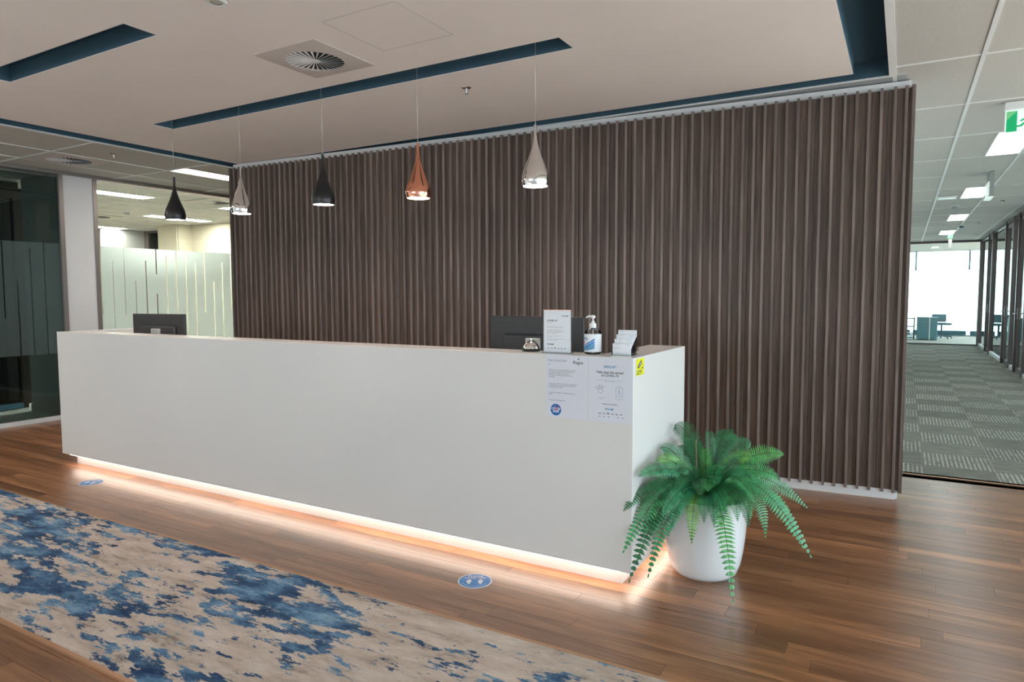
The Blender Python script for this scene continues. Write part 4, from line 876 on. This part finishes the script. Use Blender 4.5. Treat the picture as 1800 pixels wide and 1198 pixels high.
# ================================================================== POTTED FERN
PX, PY = -0.832, 3.368
fern = thing('potted_fern', 'bushy green fern in a glossy white pot at the counter end', 'plant', (PX, PY, 0))
bm = bmesh.new()
lathe(bm, [(0.135, 0.0), (0.145, 0.003), (0.160, 0.022), (0.175, 0.065), (0.187, 0.13), (0.197, 0.22), (0.203, 0.31), (0.206, 0.385), (0.206, 0.392), (0.200, 0.394), (0.196, 0.388), (0.190, 0.34)], 64); obj('pot', bm, 'pot', fern, True)
bm = bmesh.new(); lathe(bm, [(0.192, 0.34), (0.15, 0.355), (0.05, 0.362)], 32); obj('soil', bm, 'soil', fern, True)
def frond(tip, lift, width=0.040, rseed=0, base=None, seg=42):
    r = random.Random(rseed); tip = Vector(tip) - Vector((PX, PY, 0)); flatd = Vector((tip.x, tip.y, 0)); d = flatd.normalized() if flatd.length > 0.02 else Vector((0, -1, 0))
    b = base or (d*0.03 + Vector((r.uniform(-.02, .02), r.uniform(-.02, .02), 0.35)))
    p1 = b + d*0.05 + Vector((0, 0, lift)); low = tip.z < 0.37
    if low: p1 = b + d*0.13 + Vector((0, 0, lift+0.03))
    kf = 0.97 if tip.xy.length < 0.34 else 0.66
    p2 = Vector((tip.x*kf, tip.y*kf, 0.43+(0.45 if kf > 0.9 else 0.30)*lift)) if low else b.lerp(tip, 0.80); p2.z = p2.z if low else max(tip.z + max(0.0, (b.z+lift-tip.z))*0.62, tip.z+0.03)
    pts = []
    for i in range(seg+1):
        t_ = i/seg; q = 1-t_; pts.append(b*q**3 + p1*3*q*q*t_ + p2*3*q*t_*t_ + tip*t_**3)
    bm = bmesh.new(); face = (Vector((0.22, -0.62, 0.62))+Vector((r.uniform(-.3, .3), r.uniform(-.3, .3), r.uniform(-.3, .3)))).normalized()
    last = (pts[6]-pts[3]).normalized().cross(face).normalized()
    for i in range(3, seg+1):
        t_ = i/seg; p = pts[i]; tg = (pts[min(i+1, seg)]-pts[i-1]).normalized(); sd = tg.cross(Vector((0, 0, 1)))
        if sd.length < 0.12: sd = tg.cross(d.cross(Vector((0, 0, 1)))*1.0)
        sd = d.cross(Vector((0, 0, 1))) if sd.length < 0.05 else sd
        sd = tg.cross(face)
        if sd.length < 0.2: sd = last.copy()
        sd = (sd - tg*sd.dot(tg)).normalized()
        if sd.dot(last) < 0: sd = -sd
        sd = (sd*0.6+last*0.4); sd = (sd - tg*sd.dot(tg)).normalized(); last = sd.copy(); nm = tg.cross(sd); nm = nm if nm.dot(face) > 0 else -nm
        env = min(1.0, 0.35+t_*2.2) * (1.0 if t_ < 0.6 else max(0.05, 1-((t_-0.6)/0.42)**1.8)); w_ = width*1.32*env*r.uniform(0.92, 1.08); step = (pts[i]-pts[i-1]).length
        for s in (-1, 1):
            h = step*0.38; fold = nm*(-0.10*w_)*(1) ; o1 = tg*(0.25*w_)
            a0 = bm.verts.new(p - tg*h*0.85); a1 = bm.verts.new(p + tg*h*0.85)
            m0 = bm.verts.new(p + sd*s*w_*0.55 + o1*0.5 - tg*h*0.95 + nm*0.05*w_); m1 = bm.verts.new(p + sd*s*w_*0.55 + o1*0.5 + tg*h*0.80 + nm*0.05*w_)
            e = bm.verts.new(p + sd*s*w_ + o1 + fold)
            bm.faces.new((a0, m0, m1, a1)); bm.faces.new((m0, e, m1))
    me = bpy.data.meshes.new('frond'); bm.to_mesh(me); bm.free(); me.materials.append(M['leaf']); o = bpy.data.objects.new('frond', me); COL.objects.link(o); o.parent = fern
    bm = bmesh.new(); tube(bm, pts[::3], [0.0028-0.0020*k/len(pts[::3]) for k in range(len(pts[::3]))], 5); obj('stem', bm, 'stem', o)
TIPS = [((-1.045,3.548,0.690),.30,.045),((-1.040,3.287,0.617),.22,.036),((-0.975,3.500,0.614),.26,.038),((-1.085,2.900,0.400),.20,.040),((-1.071,2.860,0.223),.16,.042),((-1.033,2.840,0.102),.15,.040),
 ((-0.966,2.900,0.117),.12,.036),((-1.012,2.880,0.185),.16,.040),((-0.820,3.080,0.240),.10,.038),((-0.724,3.100,0.331),.09,.032),((-0.670,3.080,0.407),.16,.036),((-0.612,3.000,0.038),.10,.042),
 ((-0.591,3.200,0.321),.12,.036),((-0.531,3.300,0.252),.14,.036),((-0.349,3.450,0.140),.17,.042),((-0.379,3.400,0.198),.20,.042),((-0.389,3.600,0.331),.20,.036),((-0.517,3.620,0.343),.12,.030),
 ((-0.510,3.500,0.485),.22,.044),((-0.503,3.600,0.584),.24,.044),((-0.665,3.620,0.624),.24,.044),((-0.750,3.700,0.627),.26,.044),((-0.799,3.720,0.660),.28,.044),((-0.852,3.500,0.681),.20,.024),
 ((-0.657,3.350,0.602),.18,.030),((-1.023,2.950,0.420),.24,.040),((-0.843,3.400,0.610),.12,.026),((-0.934,3.000,0.374),.18,.040),((-1.020,3.150,0.524),.20,.034),((-1.030,2.940,0.558),.24,.036),
 ((-0.566,3.250,0.456),.18,.036),((-0.791,3.100,0.463),.20,.036),((-0.898,3.100,0.474),.22,.038),((-0.726,3.150,0.513),.22,.034),((-0.906,3.000,0.285),.14,.038),((-0.832,3.800,0.498),.26,.040),
 ((-1.000,3.700,0.585),.28,.038),((-0.60,3.75,0.50),.24,.04),((-0.93,3.16,0.54),.22,.034),((-0.70,3.22,0.42),.14,.034),((-0.62,3.40,0.50),.16,.034)]
rf = random.Random(11)
for tx, ty, tz in ((-0.90, 3.12, 0.33), (-0.77, 3.10, 0.34), (-0.70, 3.14, 0.31), (-0.64, 3.20, 0.34), (-0.97, 3.13, 0.33), (-0.60, 3.30, 0.33)): TIPS.append(((tx, ty, tz), 0.10, 0.034))
for i in range(22):
    a = -2.9 + 5.9*i/22 + rf.uniform(-.12, .12); rr_ = rf.uniform(0.17, 0.30)
    tx, ty = PX+rr_*math.cos(a), PY+rr_*math.sin(a)
    if tx < -1.03 and ty > 2.93: tx = -1.03
    TIPS.append(((tx, ty, rf.uniform(0.36, 0.60)), rf.uniform(.12, .24), rf.uniform(.030, .038)))
for i, (tp, lf, wd) in enumerate(TIPS): frond(tp, lf, wd, i)
bm = bmesh.new(); tube(bm, [(-0.02, 0, 0.36), (-0.05, 0.02, 0.5), (-0.055, 0.02, 0.66)], 0.002, 5); obj('dry_stalk', bm, 'drystem', fern)['label'] = 'thin dry brown stalk'
bm = bmesh.new(); tube(bm, [(0.02, -0.02, 0.38), (0.12, -0.05, 0.46), (0.20, -0.06, 0.44)], 0.0016, 5); obj('dry_stalk', bm, 'drystem', fern)['label'] = 'thin dry brown stalk'
